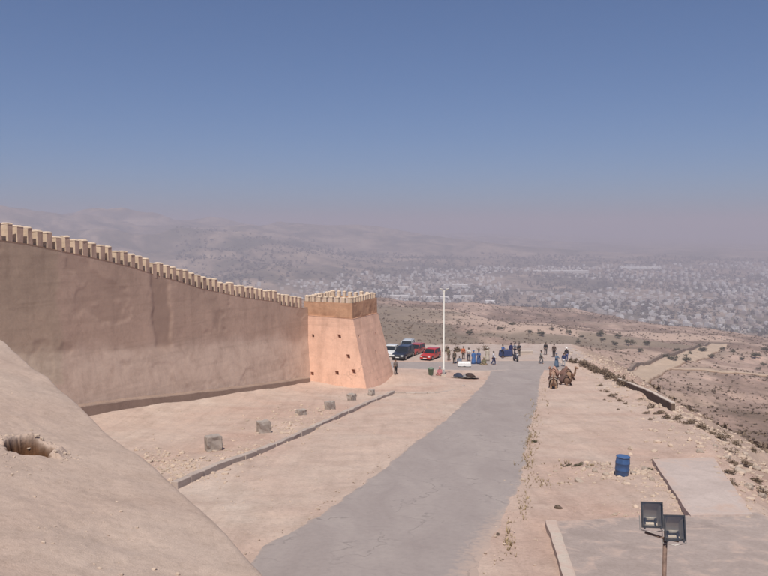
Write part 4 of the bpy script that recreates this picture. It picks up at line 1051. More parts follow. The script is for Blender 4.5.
p = gz(390.5, 357.0); car((p.x, p.y+1.4, near_z(p.x, p.y+1.4)), R(-14), WHITE, 'white car half hidden behind the corner tower', 4.0, 1.68, 1.38)
p = gz(407.5, 353.0); car((p.x, p.y+2.2, near_z(p.x, p.y+2.2)), R(-12), SILV, 'white car standing behind the dark off-road car', 4.3, 1.72, 1.48, True)

# ------------------------------------------------------------------ people
def skin_mesh(name, verts, edges, root=0, sub=1, mat=None):
    me = bpy.data.meshes.new('tmp'); me.from_pydata([v[:3] for v in verts], edges, [])
    o = bpy.data.objects.new('tmp', me); COL.objects.link(o)
    md = o.modifiers.new('s', 'SKIN'); md.use_smooth_shade = True
    for i, v in enumerate(verts):
        sv = me.skin_vertices[0].data[i]; rr = v[3] if isinstance(v[3], tuple) else (v[3], v[3]); sv.radius = rr; sv.use_root = (i == root)
    if sub: ss = o.modifiers.new('u', 'SUBSURF'); ss.levels = sub; ss.render_levels = sub
    dg = bpy.context.evaluated_depsgraph_get(); ev = o.evaluated_get(dg); res = bpy.data.meshes.new_from_object(ev)
    bpy.data.objects.remove(o); bpy.data.meshes.remove(me); res.name = name
    res.materials.clear()
    if mat: res.materials.append(mat)
    for p_ in res.polygons: p_.use_smooth = True
    return res
class Sk:
    def __init__(s): s.v = []; s.e = []; s.n = {}
    def p(s, name, co, r, par=None):
        s.n[name] = len(s.v); s.v.append((*co, r))
        if par is not None: s.e.append((s.n[par], s.n[name]))
    def sub(s, names, k, extra=0):
        ids = [s.n[a] for a in names]; mp = {a: i for i, a in enumerate(ids)}
        f = lambda r: tuple(q*k+extra for q in (r if isinstance(r, tuple) else (r, r)))
        return [(*s.v[i][:3], f(s.v[i][3])) for i in ids], [(mp[a], mp[b]) for a, b in s.e if a in mp and b in mp]
def skeleton(pose):
    s = Sk()
    if pose == 'sit': pz = .20
    else: pz = .93
    lean = .10 if pose == 'sit' else 0
    s.p('pelvis', (0, .02, pz), (.15, .11)); s.p('waist', (0, .02+lean*.3, pz+.18), (.135, .10), 'pelvis'); s.p('chest', (0, .02-lean*.3, pz+.40), (.16, .115), 'waist')
    s.p('collar', (0, .015-lean*.8, pz+.50), (.09, .075), 'chest'); s.p('neck', (0, -lean, pz+.57), .055, 'collar'); s.p('jaw', (0, -.015-lean*1.2, pz+.635), (.070, .082), 'neck'); s.p('head', (0, -.005-lean*1.3, pz+.715), (.082, .100), 'jaw'); s.p('crown', (0, .01-lean*1.3, pz+.775), (.055, .065), 'head')
    s.p('nose', (0, -.105-lean*1.25, pz+.665), .014, 'jaw')
    for k, sg in (('l', 1), ('r', -1)):
        if pose == 'stand': sh, el, wr = (.185, .02, .455), (.235, .06, .20), (.24, -.03, -.03)
        elif pose == 'walk': sh, el, wr = (.185, .02, .455), (.24, .02+.12*sg, .21), (.23, -.04+.26*sg, .0)
        elif pose == 'reach': sh, el, wr = (.185, .0, .455), (.25, -.10, .22), (.16, -.34, .27)
        else: sh, el, wr = (.185, -.02, .44), (.27, -.06, .21), (.14, -.30, .13)
        s.p('sh'+k, (sh[0]*sg, sh[1], pz+sh[2]), .058, 'collar' if False else 'chest'); s.p('el'+k, (el[0]*sg, el[1], pz+el[2]), .044, 'sh'+k); s.p('wr'+k, (wr[0]*sg, wr[1], pz+wr[2]), .030, 'el'+k)
        d = (Vector(wr)-Vector(el)).normalized(); pm = Vector(wr)+d*.075
        s.p('pa'+k, (pm.x*sg, pm.y, pz+pm.z), (.038, .020), 'wr'+k)
        sd = Vector((0, -1, 0)).cross(d); sd = Vector((0, -1, .2)) if abs(d.z) > .7 else Vector((1, 0, 0))
        for q, (w, l) in enumerate(((-.027, .062), (-.009, .078), (.009, .080), (.027, .068))):
            a = pm+sd*w+d*.03; b = pm+sd*w+d*(.03+l*.55)+Vector((-.008, -.008, 0)); c = pm+sd*w+d*(.03+l)+Vector((-.026, -.018, 0))
            s.p(f'f{k}{q}a', (a.x*sg, a.y, pz+a.z), .0095, 'pa'+k); s.p(f'f{k}{q}b', (b.x*sg, b.y, pz+b.z), .009, f'f{k}{q}a'); s.p(f'f{k}{q}c', (c.x*sg, c.y, pz+c.z), .008, f'f{k}{q}b')
        a = pm-d*.03+sd*.045; b = a+d*.045+sd*.02
        s.p(f't{k}a', (a.x*sg, a.y, pz+a.z), .011, 'pa'+k); s.p(f't{k}b', (b.x*sg, b.y, pz+b.z), .009, f't{k}a')
        if pose == 'sit': hp, kn, an, to = (.10, -.04, .18), (.34, -.30, .16), (.06*1, -.42, .07), (-.06, -.46, .06)
        elif pose == 'walk': hp, kn, an, to = (.09, .0, .87), (.10, -.03-.13*sg, .48), (.10, .06-.24*sg, .09+(.05 if sg < 0 else 0)), (.11, -.12-.24*sg, .035)
        else: hp, kn, an, to = (.095, .0, .87), (.11, -.02, .48), (.12, .03, .09), (.14, -.14, .035)
        s.p('hi'+k, (hp[0]*sg, hp[1], hp[2]), .092, 'pelvis'); s.p('kn'+k, (kn[0]*sg, kn[1], kn[2]), .062, 'hi'+k); s.p('an'+k, (an[0]*sg, an[1], an[2]), .043, 'kn'+k); s.p('to'+k, (to[0]*sg, to[1], to[2]), (.042, .030), 'an'+k)
    return s
SKINM = simple('skin', (.30, .17, .11), .6, .05); HAIRM = simple('hair', (.02, .015, .012), .7); EYEM = simple('eye', (.03, .02, .02), .3)
BODY = {}
for po in ('stand', 'walk', 'reach', 'sit'):
    s = skeleton(po); d = {}
    d['s'] = s; d['body'] = skin_mesh('body', s.v, s.e, 0, 1, SKINM)
    tn = ['pelvis', 'waist', 'chest', 'collar']+[a+k for k in 'lr' for a in ('sh', 'el', 'wr')]
    d['shirt'] = skin_mesh('shirt', *s.sub(tn, 1.10, .014), 0, 1)
    ln = ['pelvis']+[a+k for k in 'lr' for a in ('hi', 'kn', 'an')]
    d['trousers'] = skin_mesh('trousers', *s.sub(ln, 1.10, .016), 0, 1)
    c = s.v[s.n['crown']]; h = s.v[s.n['head']]
    m = MB(); m.lathe([(.106, -.02), (.112, .02), (.10, .065), (.06, .095), (.0, .105)], 14, (h[0], h[1]+.018, h[2])); d['hair'] = m.mesh('hair', HAIRM, True)
    m = MB(); m.lathe([(.118, -.01), (.132, .03), (.128, .07), (.08, .11), (.0, .115)], 14, (h[0], h[1]+.012, h[2]), lambda p, a: (p[0], p[1], p[2]+.006*math.sin(5*a))); d['scarf'] = m.mesh('head_scarf', None, True)
    m = MB(); m.lathe([(.20, .02), (.205, .03), (.115, .045), (.108, .10), (.07, .125), (.0, .13)], 16, (h[0], h[1]+.012, h[2])); d['hat'] = m.mesh('hat', None, True)
    d['eyes'] = []
    for sg in (-1, 1):
        m = MB(); m.lathe([(.004, -.007), (.010, 0), (.004, .007)], 6, (h[0]+sg*.032, h[1]-.092, h[2]-.012)); d['eyes'].append(m.mesh('eye', EYEM))
    # ankle-length robe
    m = MB(); pz = s.v[0][2]; cy = .02
    fold = lambda amp: (lambda p, a: (p[0]*(1+amp*math.sin(7*a)+amp*.6*math.sin(11*a+1)), p[1]*(.86+amp*math.sin(6*a))+0, p[2]))
    if po == 'sit': pr = [(.50, .02), (.47, .10), (.36, .22), (.24, .34), (.19, .50), (.20, .62), (.12, .70), (.075, .725)]
    else: pr = [(.30, .06), (.285, .30), (.25, .62), (.215, .90), (.19, 1.12), (.205, 1.32), (.17, 1.42), (.08, 1.465)]
    m.lathe(pr, 28, (0, 0, 0), fold(.035)); d['robe'] = m.mesh('robe', None, True)
    sn = [a+k for k in 'lr' for a in ('sh', 'el', 'wr')]
    d['sleeves'] = [skin_mesh('sleeve', *s.sub(['sh'+k, 'el'+k, 'wr'+k], 1.3, .02), 0, 1) for k in 'lr']
    BODY[po] = d
CLOTH = {}
def cloth(c):
    if c not in CLOTH: CLOTH[c] = simple('cloth', c, .9, .15, 9)
    return CLOTH[c]
def dup_mesh(me, mat):
    m = me.copy(); m.materials.clear(); m.materials.append(mat); return m
def person(loc, rz, pose, label, top=(.3, .3, .3), legs=(.05, .06, .09), robe=None, head='hair', headc=(.6, .58, .52), sc=1.0, group=None):
    d = BODY[pose]; root = empty('person', loc, rz, label, 'person', group); root.scale = (sc, sc, sc)
    mesh_obj('body', d['body'], None, root)
    if robe:
        mesh_obj('robe', dup_mesh(d['robe'], cloth(robe)), None, root)
        for q in d['sleeves']: mesh_obj('sleeve', dup_mesh(q, cloth(robe)), None, root)
    else:
        mesh_obj('shirt', dup_mesh(d['shirt'], cloth(top)), None, root); mesh_obj('trousers', dup_mesh(d['trousers'], cloth(legs)), None, root)
    for e in d['eyes']: mesh_obj('eye', e, None, root)
    if head == 'hair': mesh_obj('hair', d['hair'], None, root)
    elif head == 'scarf': mesh_obj('head_scarf', dup_mesh(d['scarf'], cloth(headc)), None, root)
    else: mesh_obj('hat', dup_mesh(d['hat'], cloth(headc)), None, root)
    return root
def pp(px, py): p = gp(px, py); return (p.x, p.y, float(near_z(p.x, p.y)))
person(pp(473.5, 364.0), R(20), 'stand', 'person in a bright blue robe and scarf standing beside the white table', robe=(.06, .15, .36), head='scarf', headc=(.07, .16, .36))
person(pp(478.6, 364.0), R(-30), 'reach', 'person in a darker blue robe with bare head beside the bright blue robe', robe=(.06, .10, .22))
person(pp(493.5, 365.0), R(70), 'walk', 'person in pale shirt and dark blue trousers walking alone across the junction', top=(.55, .55, .6), legs=(.04, .05, .13))
person(pp(463.2, 359.5), R(10), 'stand', 'person in an orange-red shirt standing behind the white table', top=(.50, .13, .05), legs=(.12, .08, .06))
person(pp(454.2, 364.0), R(-40), 'stand', 'person in brown clothes standing at the lamp post end of the white table', top=(.12, .09, .07), legs=(.07, .06, .05))
person(pp(483.6, 364.8), R(0), 'sit', 'person in an olive robe sitting on the ground beside the blue robes', robe=(.16, .14, .08), head='scarf', headc=(.35, .3, .2))
person(pp(510.8, 355.5), R(15), 'stand', 'person in a long navy robe standing by the blue-covered stall', robe=(.02, .025, .09))
person(pp(514.6, 355.5), R(-60), 'walk', 'person in grey shirt walking behind the moped', top=(.25, .25, .28), legs=(.03, .03, .06))
person(pp(518.8, 356.0), R(-20), 'stand', 'person in black shirt and trousers standing beside the moped', top=(.03, .03, .04), legs=(.03, .03, .035))
person(pp(541.0, 364.0), R(60), 'walk', 'person in grey-green shirt walking on the far end of the asphalt', top=(.26, .25, .22), legs=(.20, .19, .18))
person(pp(545.5, 355.0), R(0), 'stand', 'person in black shirt standing at the far rim beyond the camels', top=(.02, .02, .025), legs=(.10, .09, .09))
person(pp(553.8, 357.0), R(-20), 'stand', 'person in dark brown clothes standing beyond the camels', top=(.08, .05, .04), legs=(.05, .04, .04))
person(pp(566.3, 361.0), R(10), 'stand', 'person in white hat and black top beyond the camels', top=(.03, .03, .04), legs=(.06, .09, .22), head='hat', headc=(.72, .70, .66))
person(pp(556.3, 367.2), R(30), 'reach', 'camel handler in a slate blue robe behind the left-hand camels', robe=(.10, .15, .22), head='scarf', headc=(.10, .14, .2))
person(pp(563.6, 366.8), R(-20), 'stand', 'camel handler in navy tunic and white trousers behind the dark camel', top=(.03, .05, .14), legs=(.5, .5, .5))
person(pp(440.0, 375.2), R(-20), 'sit', 'person in a pink robe sitting at the foot of the lamp post', robe=(.45, .16, .18), head='scarf', headc=(.5, .3, .3))
person(pp(395.6, 374.5), R(40), 'stand', 'person in dark clothes beside the corner of the tower', top=(.20, .17, .15), legs=(.03, .03, .03), sc=.95)

person(pp(468.6, 361.0), R(-10), 'reach', 'person in a white shirt leaning over the back of the white table', top=(.6, .58, .55), legs=(.08, .08, .1))
person(pp(448.6, 360.5), R(35), 'stand', 'person in khaki clothes standing just beyond the lamp post', top=(.25, .2, .13), legs=(.16, .13, .1))
person(pp(487.2, 361.0), R(-15), 'stand', 'person in a cream robe standing behind the seated olive robe', robe=(.48, .42, .34), head='scarf', headc=(.5, .46, .4))
person(pp(459.2, 363.2), R(0), 'sit', 'person in a grey-blue robe sitting by the lamp post end of the white table', robe=(.16, .19, .24), head='scarf', headc=(.3, .3, .32))
person(pp(502.6, 357.5), R(40), 'reach', 'person in a blue shirt bending to the dark blue stall', top=(.06, .12, .30), legs=(.04, .05, .09))

# ------------------------------------------------------------------ sellers' things
def lump(name, loc, sx, sy, sz, mat, label, cat, seed, group=None):
    r = random.Random(seed); bm = bmesh.new(); bmesh.ops.create_icosphere(bm, subdivisions=3, radius=1)
    for v in bm.verts:
        n = float(fbm(np.array([v.co.x*1.6+seed]), np.array([v.co.y*1.6+v.co.z*1.3]), seed, 3)[0])
        v.co *= 1+.32*n
        if v.co.z < -.3: v.co.z = -.3
        v.co = Vector((v.co.x*sx, v.co.y*sy, (v.co.z+.28)*sz))
    me = bpy.data.meshes.new(name); bm.to_mesh(me); bm.free(); me.materials.append(mat)
    for q in me.polygons: q.use_smooth = True
    return tag(mesh_obj(name, me, None, None, loc, seed*.7), label, cat, group)
lump('cloth_bundle', pp(458.6, 377.3), .62, .45, .36, cloth((.03, .035, .06)), 'dark blue cloth bundle lying on the sand by the road edge', 'bundle', 3)
lump('cloth_bundle', pp(470.2, 377.6), .66, .42, .40, cloth((.045, .025, .02)), 'dark brown cloth bundle lying on the sand by the road edge', 'bundle', 8)
lump('cloth_bundle', pp(464.2, 377.2), .3, .3, .25, cloth((.22, .2, .2)), 'small grey bag lying between the two dark bundles', 'bag', 11)
def sheet():
    p = pp(458, 377.5); m = MB(); n = 16; x0 = -1.35; A = []
    for i in range(n):
        for j in range(8): A.append((-1.5+3.0*i/(n-1)+.04*math.sin(j*2), -.6+1.2*j/7+.05*math.sin(i*1.3), .015+.012*math.sin(i*1.9+j)))
    m.add(A, [(i*8+j, (i+1)*8+j, (i+1)*8+j+1, i*8+j+1) for i in range(n-1) for j in range(7)])
    o = m.build('ground_sheet', cloth((.50, .42, .36)), None, True, loc=(p[0]+.75, p[1]+.1, p[2]+.05)); o.rotation_euler = (-.11, 0, 0)
    md = o.modifiers.new('thickness', 'SOLIDIFY'); md.thickness = .012
    tag(o, 'pale sheet spread on the sand under the dark bundles', 'sheet')
sheet()
def table():
    p = pp(464.3, 366.8); root = empty('trestle_table', p, R(-4), 'low table under a white cloth among the sellers', 'table')
    for sx in (-1, 1):
        for sy in (-1, 1):
            m = MB(); m.box(sx*.62-.025, sx*.62+.025, sy*.30-.025, sy*.30+.025, -.02, .56); m.build('leg', BARK, root)
    m = MB(); m.box(-.72, .72, -.40, .40, .56, .59); m.build('table_top', BARK, root)
    m = MB(); rows = []; n = 48
    for (k, z) in ((0.02, .603), (.97, .603), (1.0, .598), (1.03, .45), (1.06, .30), (1.09, .16)):
        rg = []
        for i in range(n):
            a = 2*math.pi*i/n; cx, cy = math.cos(a), math.sin(a); q = max(abs(cx)/.74, abs(cy)/.42); w = (1+.03*math.sin(a*9)*(z < .55))
            rg.append((cx/q*k*w, cy/q*k*w, z-.02*math.sin(a*5)*(z < .2)))
        rows.append(rg)
    m.loft(rows[::-1], False); m.build('table_cloth', cloth((.74, .73, .71)), root, True)
table()
def stall():
    p = pp(505.4, 356.0); root = empty('market_stall', p, R(8), 'small stall draped in dark blue cloth', 'stall')
    m = MB(); n = 40; rows = []
    for k, z in ((1.12, .05), (1.06, .4), (1.0, .78), (.97, .82), (.02, .83)):
        rg = []
        for i in range(n):
            a = 2*math.pi*i/n; cx, cy = math.cos(a), math.sin(a); q = max(abs(cx)/.75, abs(cy)/.4); w = 1+.03*math.sin(a*8)*(z < .7); rg.append((cx/q*k*w, cy/q*k*w, z))
        rows.append(rg)
    m.loft(rows, False); m.build('drape', cloth((.03, .045, .12)), root, True)
    for sx in (-1, 1):
        for sy in (-1, 1):
            m = MB(); m.box(sx*.66-.02, sx*.66+.02, sy*.32-.02, sy*.32+.02, -.02, .80); m.build('leg', BARK, root)
    r = random.Random(4)
    for k in range(5):
        m = MB(); m.box(-.09, .09, -.07, .07, .0, .16, .9); b = m.build('ware', cloth(((.3, .2, .1), (.05, .06, .2), (.4, .38, .35))[k % 3]), root, bevel=.015); b.location = (-.5+.25*k, r.uniform(-.15, .1), .825); b.rotation_euler.z = r.uniform(0, 1)
stall()
def wall_bit():
    p = pp(525, 354); root = empty('low_bench', p, R(3), 'low white bench wall on the car park edge beside the moped', 'bench')
    m = MB(); m.box(-1.0, 1.0, -.22, .22, -.1, .36); m.build('block', CONCL, root, bevel=.03); m = MB(); m.box(-1.05, 1.05, -.26, .26, .362, .43); m.build('seat', CONCL, root, bevel=.02)
wall_bit()
def moped():
    p = pp(515.6, 361.2); root = empty('moped', p, R(12), 'dark moped parked facing the road beyond the junction', 'moped')
    for y in (-.58, .58):
        m = MB(); m.lathe([(.19, -.05), (.26, -.05), (.28, 0), (.26, .05), (.19, .05)], 18); w = m.build('wheel', TYRE, root); w.rotation_euler = (0, R(90), 0); w.location = (0, y, .28)
        q = MB(); q.lathe([(.19, -.03), (.19, .03), (.03, .05)], 10); q.build('rim', RIMM, w)
    PB = simple('moped_paint', (.05, .045, .07), .35)
    m = MB(); m.loft([[(-w, y, z0), (w, y, z0), (w*.8, y, z1), (-w*.8, y, z1)] for y, w, z0, z1 in ((-.30, .10, .35, .45), (-.1, .14, .26, .42), (.1, .15, .26, .62), (.45, .14, .40, .72), (.78, .08, .55, .72))]); m.build('body', PB, root, bevel=.02)
    m = MB(); m.loft([[(-w, y, .70), (w, y, .70), (w*.9, y, z), (-w*.9, y, z)] for y, w, z in ((.0, .11, .76), (.2, .14, .79), (.7, .11, .82))]); m.build('seat', BLACKP, root, bevel=.02)
    m = MB(); m.loft([[(-w, y, z), (w, y, z), (w*.8, y+.05, z+.01), (-w*.8, y+.05, z+.01)] for w, y, z in ((.18, -.34, .35), (.22, -.40, .6), (.20, -.42, .9), (.13, -.40, 1.05))]); m.build('leg_shield', PB, root)
    for s in (-1, 1):
        m = MB(); m.tube([(s*.06, -.58, .28), (s*.07, -.44, .7), (s*.05, -.38, .95)], .02, 6); m.build('fork', RIMM, root)
    m = MB(); m.tube([(-.34, -.30, 1.02), (-.15, -.38, 1.03), (.15, -.38, 1.03), (.34, -.30, 1.02)], .016, 6); m.build('handlebar', BLACKP, root)
    m = MB(); m.lathe([(.085, -.03), (.09, .02), (.05, .06)], 12); h = m.build('headlight', LENSM, root); h.rotation_euler = (R(90), 0, 0); h.location = (0, -.45, .90)
moped()
def bin_():
    p = pp(430.8, 374.8); root = empty('litter_bin', p, 0, 'small grey-green litter bin beside the side road', 'bin')
    GB = simple('green_plastic', (.16, .24, .17), .6)
    m = MB(); m.lathe([(.24, 0), (.30, .62), (.32, .62), (.32, .68), (.29, .68), (.23, .06)], 16); m.build('tub', GB, root, True)
    m = MB(); m.lathe([(.33, .681), (.33, .71), (.2, .78), (.0, .80)], 16); m.build('lid', GB, root, True)
bin_()

# ------------------------------------------------------------------ camels, couched
def camel_meshes(coat):
    s = Sk(); p = s.p                                     # lying, facing -y
    p('mid', (0, .05, .52), (.34, .34)); p('chest', (0, -.55, .50), (.27, .32), 'mid'); p('rump', (0, .62, .50), (.28, .30), 'mid'); p('tail', (0, .92, .45), (.10, .12), 'rump'); p('tail2', (.02, 1.02, .22), .03, 'tail')
    p('hump', (0, .08, .95), (.20, .24), 'mid'); p('hump2', (0, .10, 1.16), (.09, .11), 'hump')
    p('n0', (0, -.86, .56), (.15, .19), 'chest'); p('n1', (0, -1.12, .66), (.11, .13), 'n0'); p('n2', (0, -1.27, .92), (.09, .105), 'n1'); p('n3', (0, -1.32, 1.22), (.08, .09), 'n2'); p('h0', (0, -1.36, 1.42), (.095, .11), 'n3'); p('h1', (0, -1.55, 1.40), (.075, .085), 'h0'); p('h2', (0, -1.76, 1.33), (.062, .062), 'h1')
    for k, sg in (('l', 1), ('r', -1)):
        p('ear'+k, (.09*sg, -1.30, 1.53), .022, 'h0')
        p('fs'+k, (.20*sg, -.62, .36), .12, 'chest'); p('fk'+k, (.24*sg, -1.02, .12), .075, 'fs'+k); p('fc'+k, (.25*sg, -.60, .07), .055, 'fk'+k); p('ff'+k, (.25*sg, -.46, .06), .07, 'fc'+k)
        p('hs'+k, (.24*sg, .48, .38), .16, 'rump'); p('hk'+k, (.33*sg, .14, .20), .10, 'hs'+k); p('hh'+k, (.31*sg, .74, .10), .065, 'hk'+k); p('hf'+k, (.30*sg, .34, .06), .065, 'hh'+k)
    return skin_mesh('body', s.v, s.e, 0, 2, coat)
COATS = [simple('camel_coat', c, .95, .25, 5) for c in ((.27, .165, .105), (.33, .20, .14), (.15, .085, .055))]
def camel(px, py, rz, ci, blanket, label, sc=1.0):
    loc = pp(px, py); root = empty('camel', loc, rz, label, 'camel'); root.scale = (sc,)*3
    if ci not in CAM: CAM[ci] = camel_meshes(COATS[ci])
    mesh_obj('body', CAM[ci], None, root)
    m = MB(); n = 18; rows = []
    for y in np.linspace(-.32, .55, 10):
        rg = []
        for i in range(n):
            a = math.pi*(-.08+1.16*i/(n-1)); hx = .40*math.cos(a); hz = .52+(.40+.0*y)*math.sin(a); hum = max(0, math.sin(a))**6*.40*math.exp(-((y-.08)/.22)**2)
            rg.append((hx, y, hz+hum))
        rows.append(rg)
    for i in range(9): m.add(rows[i]+rows[i+1], [(k, k+1, n+k+1, n+k) for k in range(n-1)])
    b = m.build('blanket', cloth(blanket), root, True); md = b.modifiers.new('thickness', 'SOLIDIFY'); md.thickness = .03; md.offset = 1
    for y in (-.22, .42):
        m = MB(); m.tube([(.34*math.cos(a), y, .62+.42*math.sin(a)+.05) for a in np.linspace(0, math.pi, 9)], .03, 6); m.build('saddle_bow', BARK, root)
    m = MB(); m.tube([(.075*math.cos(a), -1.60+.02*math.sin(a), 1.385+.085*math.sin(a)) for a in np.linspace(0, 6.283, 13)], .010, 5); m.build('halter', cloth((.3, .06, .04)), root)
    for sg in (-1, 1):
        m = MB(); m.lathe([(.006, -.012), (.016, 0), (.006, .012)], 6, (sg*.088, -1.47, 1.44)); m.build('eye', EYEM, root)
CAM = {}
camel(553.2, 388.2, R(-12), 0, (.40, .30, .24), 'pale brown camel couched in front of the others beside the road', 1.05)
camel(565.0, 385.6, R(14), 2, (.16, .09, .07), 'darker camel couched close beside the pale brown camel', 1.0)
camel(553.8, 378.8, R(-30), 1, (.45, .26, .20), 'reddish camel couched behind the pale brown camel', 1.05)
camel(566.5, 379.6, R(24), 0, (.22, .12, .09), 'brown camel couched behind the darker camel', 1.1)

# ------------------------------------------------------------------ the town in the plain
BW = [simple('town_wall', c, .9, .08, .05) for c in ((.64, .61, .58), (.55, .50, .45), (.45, .38, .33), (.74, .72, .70))]
WINM = simple('town_window', (.06, .06, .07), .4)
def house_mesh(seed):
    r = random.Random(seed); m = MB(); w, l, h = r.uniform(9, 17), r.uniform(9, 20), r.choice((6.5, 9.5, 9.5, 12.5))
    m.box(-w/2, w/2, -l/2, l/2, -6, h); t = .35                                  # block, parapet, stair hut, annex
    for b in ((-w/2-.1, w/2+.1, -l/2-.1, -l/2+t), (-w/2-.1, w/2+.1, l/2-t, l/2+.1), (-w/2-.1, -w/2+t, -l/2+t, l/2-t), (w/2-t, w/2+.1, -l/2+t, l/2-t)): m.box(*b, h+.003, h+1.0)
    a = r.uniform(-w*.2, w*.1); m.box(a, a+3.2, 0, 4, h+.002, h+2.6)
    if r.random() < .6: m.box(w/2-.2, w/2+r.uniform(3, 6), -l*.3, l*.3, -6, h*.55)
    n = max(2, int(w/3.2)); fl = int(h/3)
    wn_ = MB()
    for f in range(fl):
        for k in range(n):
            x = -w/2+w*(k+.5)/n; z = .9+f*3.05
            wn_.box(x-.55, x+.55, -l/2-.03, -l/2+.02, z, z+1.3)
    return m, wn_
HM = []
for k in range(10):
    m, w = house_mesh(900+k); off = len(m.v); nf = len(m.f); m.add(w.v, w.f); me = m.mesh('town_house', BW[k % 4]); me.materials.append(WINM)
    for q in me.polygons[nf:]: q.material_index = 1
    HM.append(me)
r_ = np.random.default_rng(55)
def town_density(x, y):
    u = x/y; f = fbm(x/330, y/420, 45, 3)
    edge = np.interp(u, [-.25, 0, .2, .35, .5, .6], [2150, 2000, 1760, 1650, 1560, 1500])
    return (y > edge)*np.clip(.22+1.0*f+.30*np.interp(u, [-.2, .0, .5], [-.7, .5, .7]), .01, 1)*np.interp(y, [1500, 4200, 5200], [1, .8, .1])
cand = []
while len(cand) < 5600:
    d = r_.uniform(1480, 5200, 4000); u = r_.uniform(-.27, .60, 4000); x = u*d
    k = (r_.random(4000) < town_density(x, d)) & (r_.random(4000) < (d/5200))
    cand += list(zip(x[k], d[k]))
cand = np.array(cand); dist_a = .12+.5*np.round(2*vnoise(cand[:, 0]/700+3, cand[:, 1]/800, 48))/2       # each district has its own street grid
ca, sa = np.cos(dist_a), np.sin(dist_a); gx = cand[:, 0]*ca+cand[:, 1]*sa; gy = -cand[:, 0]*sa+cand[:, 1]*ca
jr = np.random.default_rng(8); gx = np.round(gx/17)*17; gy = np.round(gy/38)*38+np.where((np.round(gx/17) % 2) > 0, 8, -8)+jr.normal(0, 3.5, len(gx)); gx = gx+jr.normal(0, 2.0, len(gx)); cand = np.stack([gx*ca-gy*sa, gx*sa+gy*ca, dist_a], 1); cand = cand[np.argsort(cand[:, 1])]
keep = []; cell = {}
for x, y, an in cand:                                      # no two houses on one plot
    c = (int(x//16), int(y//16))
    if any((c[0]+i, c[1]+j) in cell and math.hypot(cell[c[0]+i, c[1]+j][0]-x, cell[c[0]+i, c[1]+j][1]-y) < 16 for i in (-1, 0, 1) for j in (-1, 0, 1)): continue
    cell[c] = (x, y); keep.append((x, y, an))
keep = np.array(keep); zk = terrain(keep[:, 0], keep[:, 1])
def visible(x, y, z):
    t = np.linspace(150, y-60, 90); return np.all(terrain(x/y*t, t) < (z+11)/y*t)
nb = 0; rest = []
for (x, y, an), z in zip(keep, zk):
    if z > -192: continue
    if nb < 285 and -.06 < x/y < .52 and visible(x, y, z):
        o = mesh_obj('town_house', HM[rng.randrange(10)], None, None, (x, y, z-.3), an+rng.uniform(-.04, .04)+rng.choice((0, 0, math.pi))); s = rng.uniform(.58, .92); o.scale = (s, s, s*rng.uniform(.8, 1.15))
        tag(o, 'pale flat-roofed house in the hazy town on the plain', 'house', 'houses of the town on the plain'); nb += 1
    else: rest.append((x, y, z, an))
def box_stuff():
    V = []; F = []; r = np.random.default_rng(5); n = 0; mi = []
    for x, y, z, an in rest:
        w, l, h = r.uniform(6, 13.5), r.uniform(6, 13.5), r.choice([4, 6.5, 6.5, 9, 12]); a = an; c, s = math.cos(a), math.sin(a)
        for dx, dy, dz in ((-1, -1, -6), (1, -1, -6), (1, 1, -6), (-1, 1, -6), (-1, -1, h), (1, -1, h), (1, 1, h), (-1, 1, h)):
            X, Y = dx*w/2, dy*l/2; V.append((x+X*c-Y*s, y+X*s+Y*c, z+dz))
        F += [(n+4, n+5, n+6, n+7), (n, n+1, n+5, n+4), (n+1, n+2, n+6, n+5), (n+2, n+3, n+7, n+6), (n+3, n, n+4, n+7)]; mi += [int(r.integers(4))]*5; n += 8
    me = np_mesh('distant_town', V, F, None, False)
    for b in BW: me.materials.append(b)
    me.polygons.foreach_set('material_index', np.array(mi, np.int32))
    tag(mesh_obj('distant_town', me), 'mass of pale houses filling the hazy plain', 'town', kind='stuff')
box_stuff()
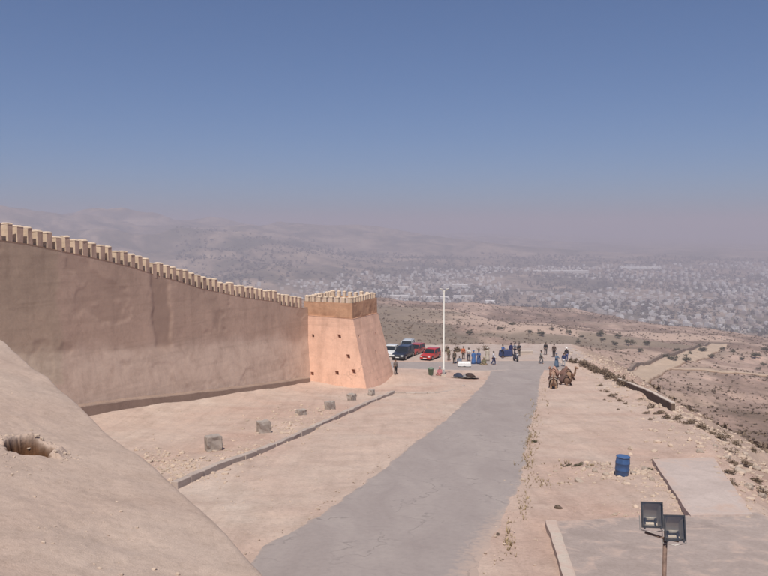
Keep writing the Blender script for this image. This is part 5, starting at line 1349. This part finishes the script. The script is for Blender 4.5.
# long sheds at the near rim of the town
for k, (px, py, w) in enumerate(((399, 297.5, 60), (428, 298.5, 48), (444, 299, 28), (463, 298, 70), (455, 286.5, 95), (490, 303, 30), (403, 288.5, 40), (640, 268.5, 200), (560, 272, 260))):
    p = gpt(px, py, d0=1300, d1=6000); m = MB(); d = 12+w*.1
    m.box(-w/2, w/2, -d/2, d/2, -5, 6.5); m.add([(-w/2-.5, -d/2-.5, 6.505), (w/2+.5, -d/2-.5, 6.505), (w/2+.5, d/2+.5, 6.505), (-w/2-.5, d/2+.5, 6.505), (-w/2-.5, 0, 9.5), (w/2+.5, 0, 9.5)], [(0, 1, 5, 4), (2, 3, 4, 5), (0, 4, 3), (1, 2, 5)])
    o = m.build('long_shed', BW[3 if k % 2 else 0], None, loc=(p.x, p.y, p.z), rz=.04*(k % 3-1)); tag(o, 'long low white shed with pitched roof at the rim of the town', 'shed', 'long sheds at the rim of the town')
# trees of the town: a mass nobody could count
r_ = np.random.default_rng(66); n = 9000; d = r_.uniform(1500, 4600, n); u = r_.uniform(-.27, .6, n); x = u*d
edge = np.interp(u, [-.25, 0, .2, .35, .5, .6], [2100, 1960, 1730, 1610, 1520, 1450]); k = (d > edge) & (fbm(x/260+9, d/330, 46, 3) > -.15+.5*r_.random(n)-.3)
scatter('town_trees', np.stack([x[k], d[k]], 1), r_.uniform(4, 8.5, n)[k], TOWNLEAF, 'dark belts of trees between the houses of the town', 'trees', seed=12, src=[leafy(22, 1.1, 1.1, .9, .5, 800+q, .1, 5) for q in range(5)], flat=1, sink=0)

# ------------------------------------------------------------------ the hazy air
def haze():
    m = bpy.data.materials.new('haze'); m.use_nodes = True; nt = m.node_tree; nt.nodes.clear()
    out = nt.nodes.new('ShaderNodeOutputMaterial'); v = nt.nodes.new('ShaderNodeVolumePrincipled')
    v.inputs['Color'].default_value = (.635, .612, .705, 1); v.inputs['Density'].default_value = 3.4e-4; v.inputs['Anisotropy'].default_value = 0.0
    nt.links.new(v.outputs[0], out.inputs['Volume'])
    b = MB(); b.box(-15500, 15500, -15500, 15500, -420, 110); me = b.mesh('haze', m); o = mesh_obj('haze', me)
    tag(o, kind='stuff', label='pale mauve haze hanging over the plain', cat='haze')
haze()
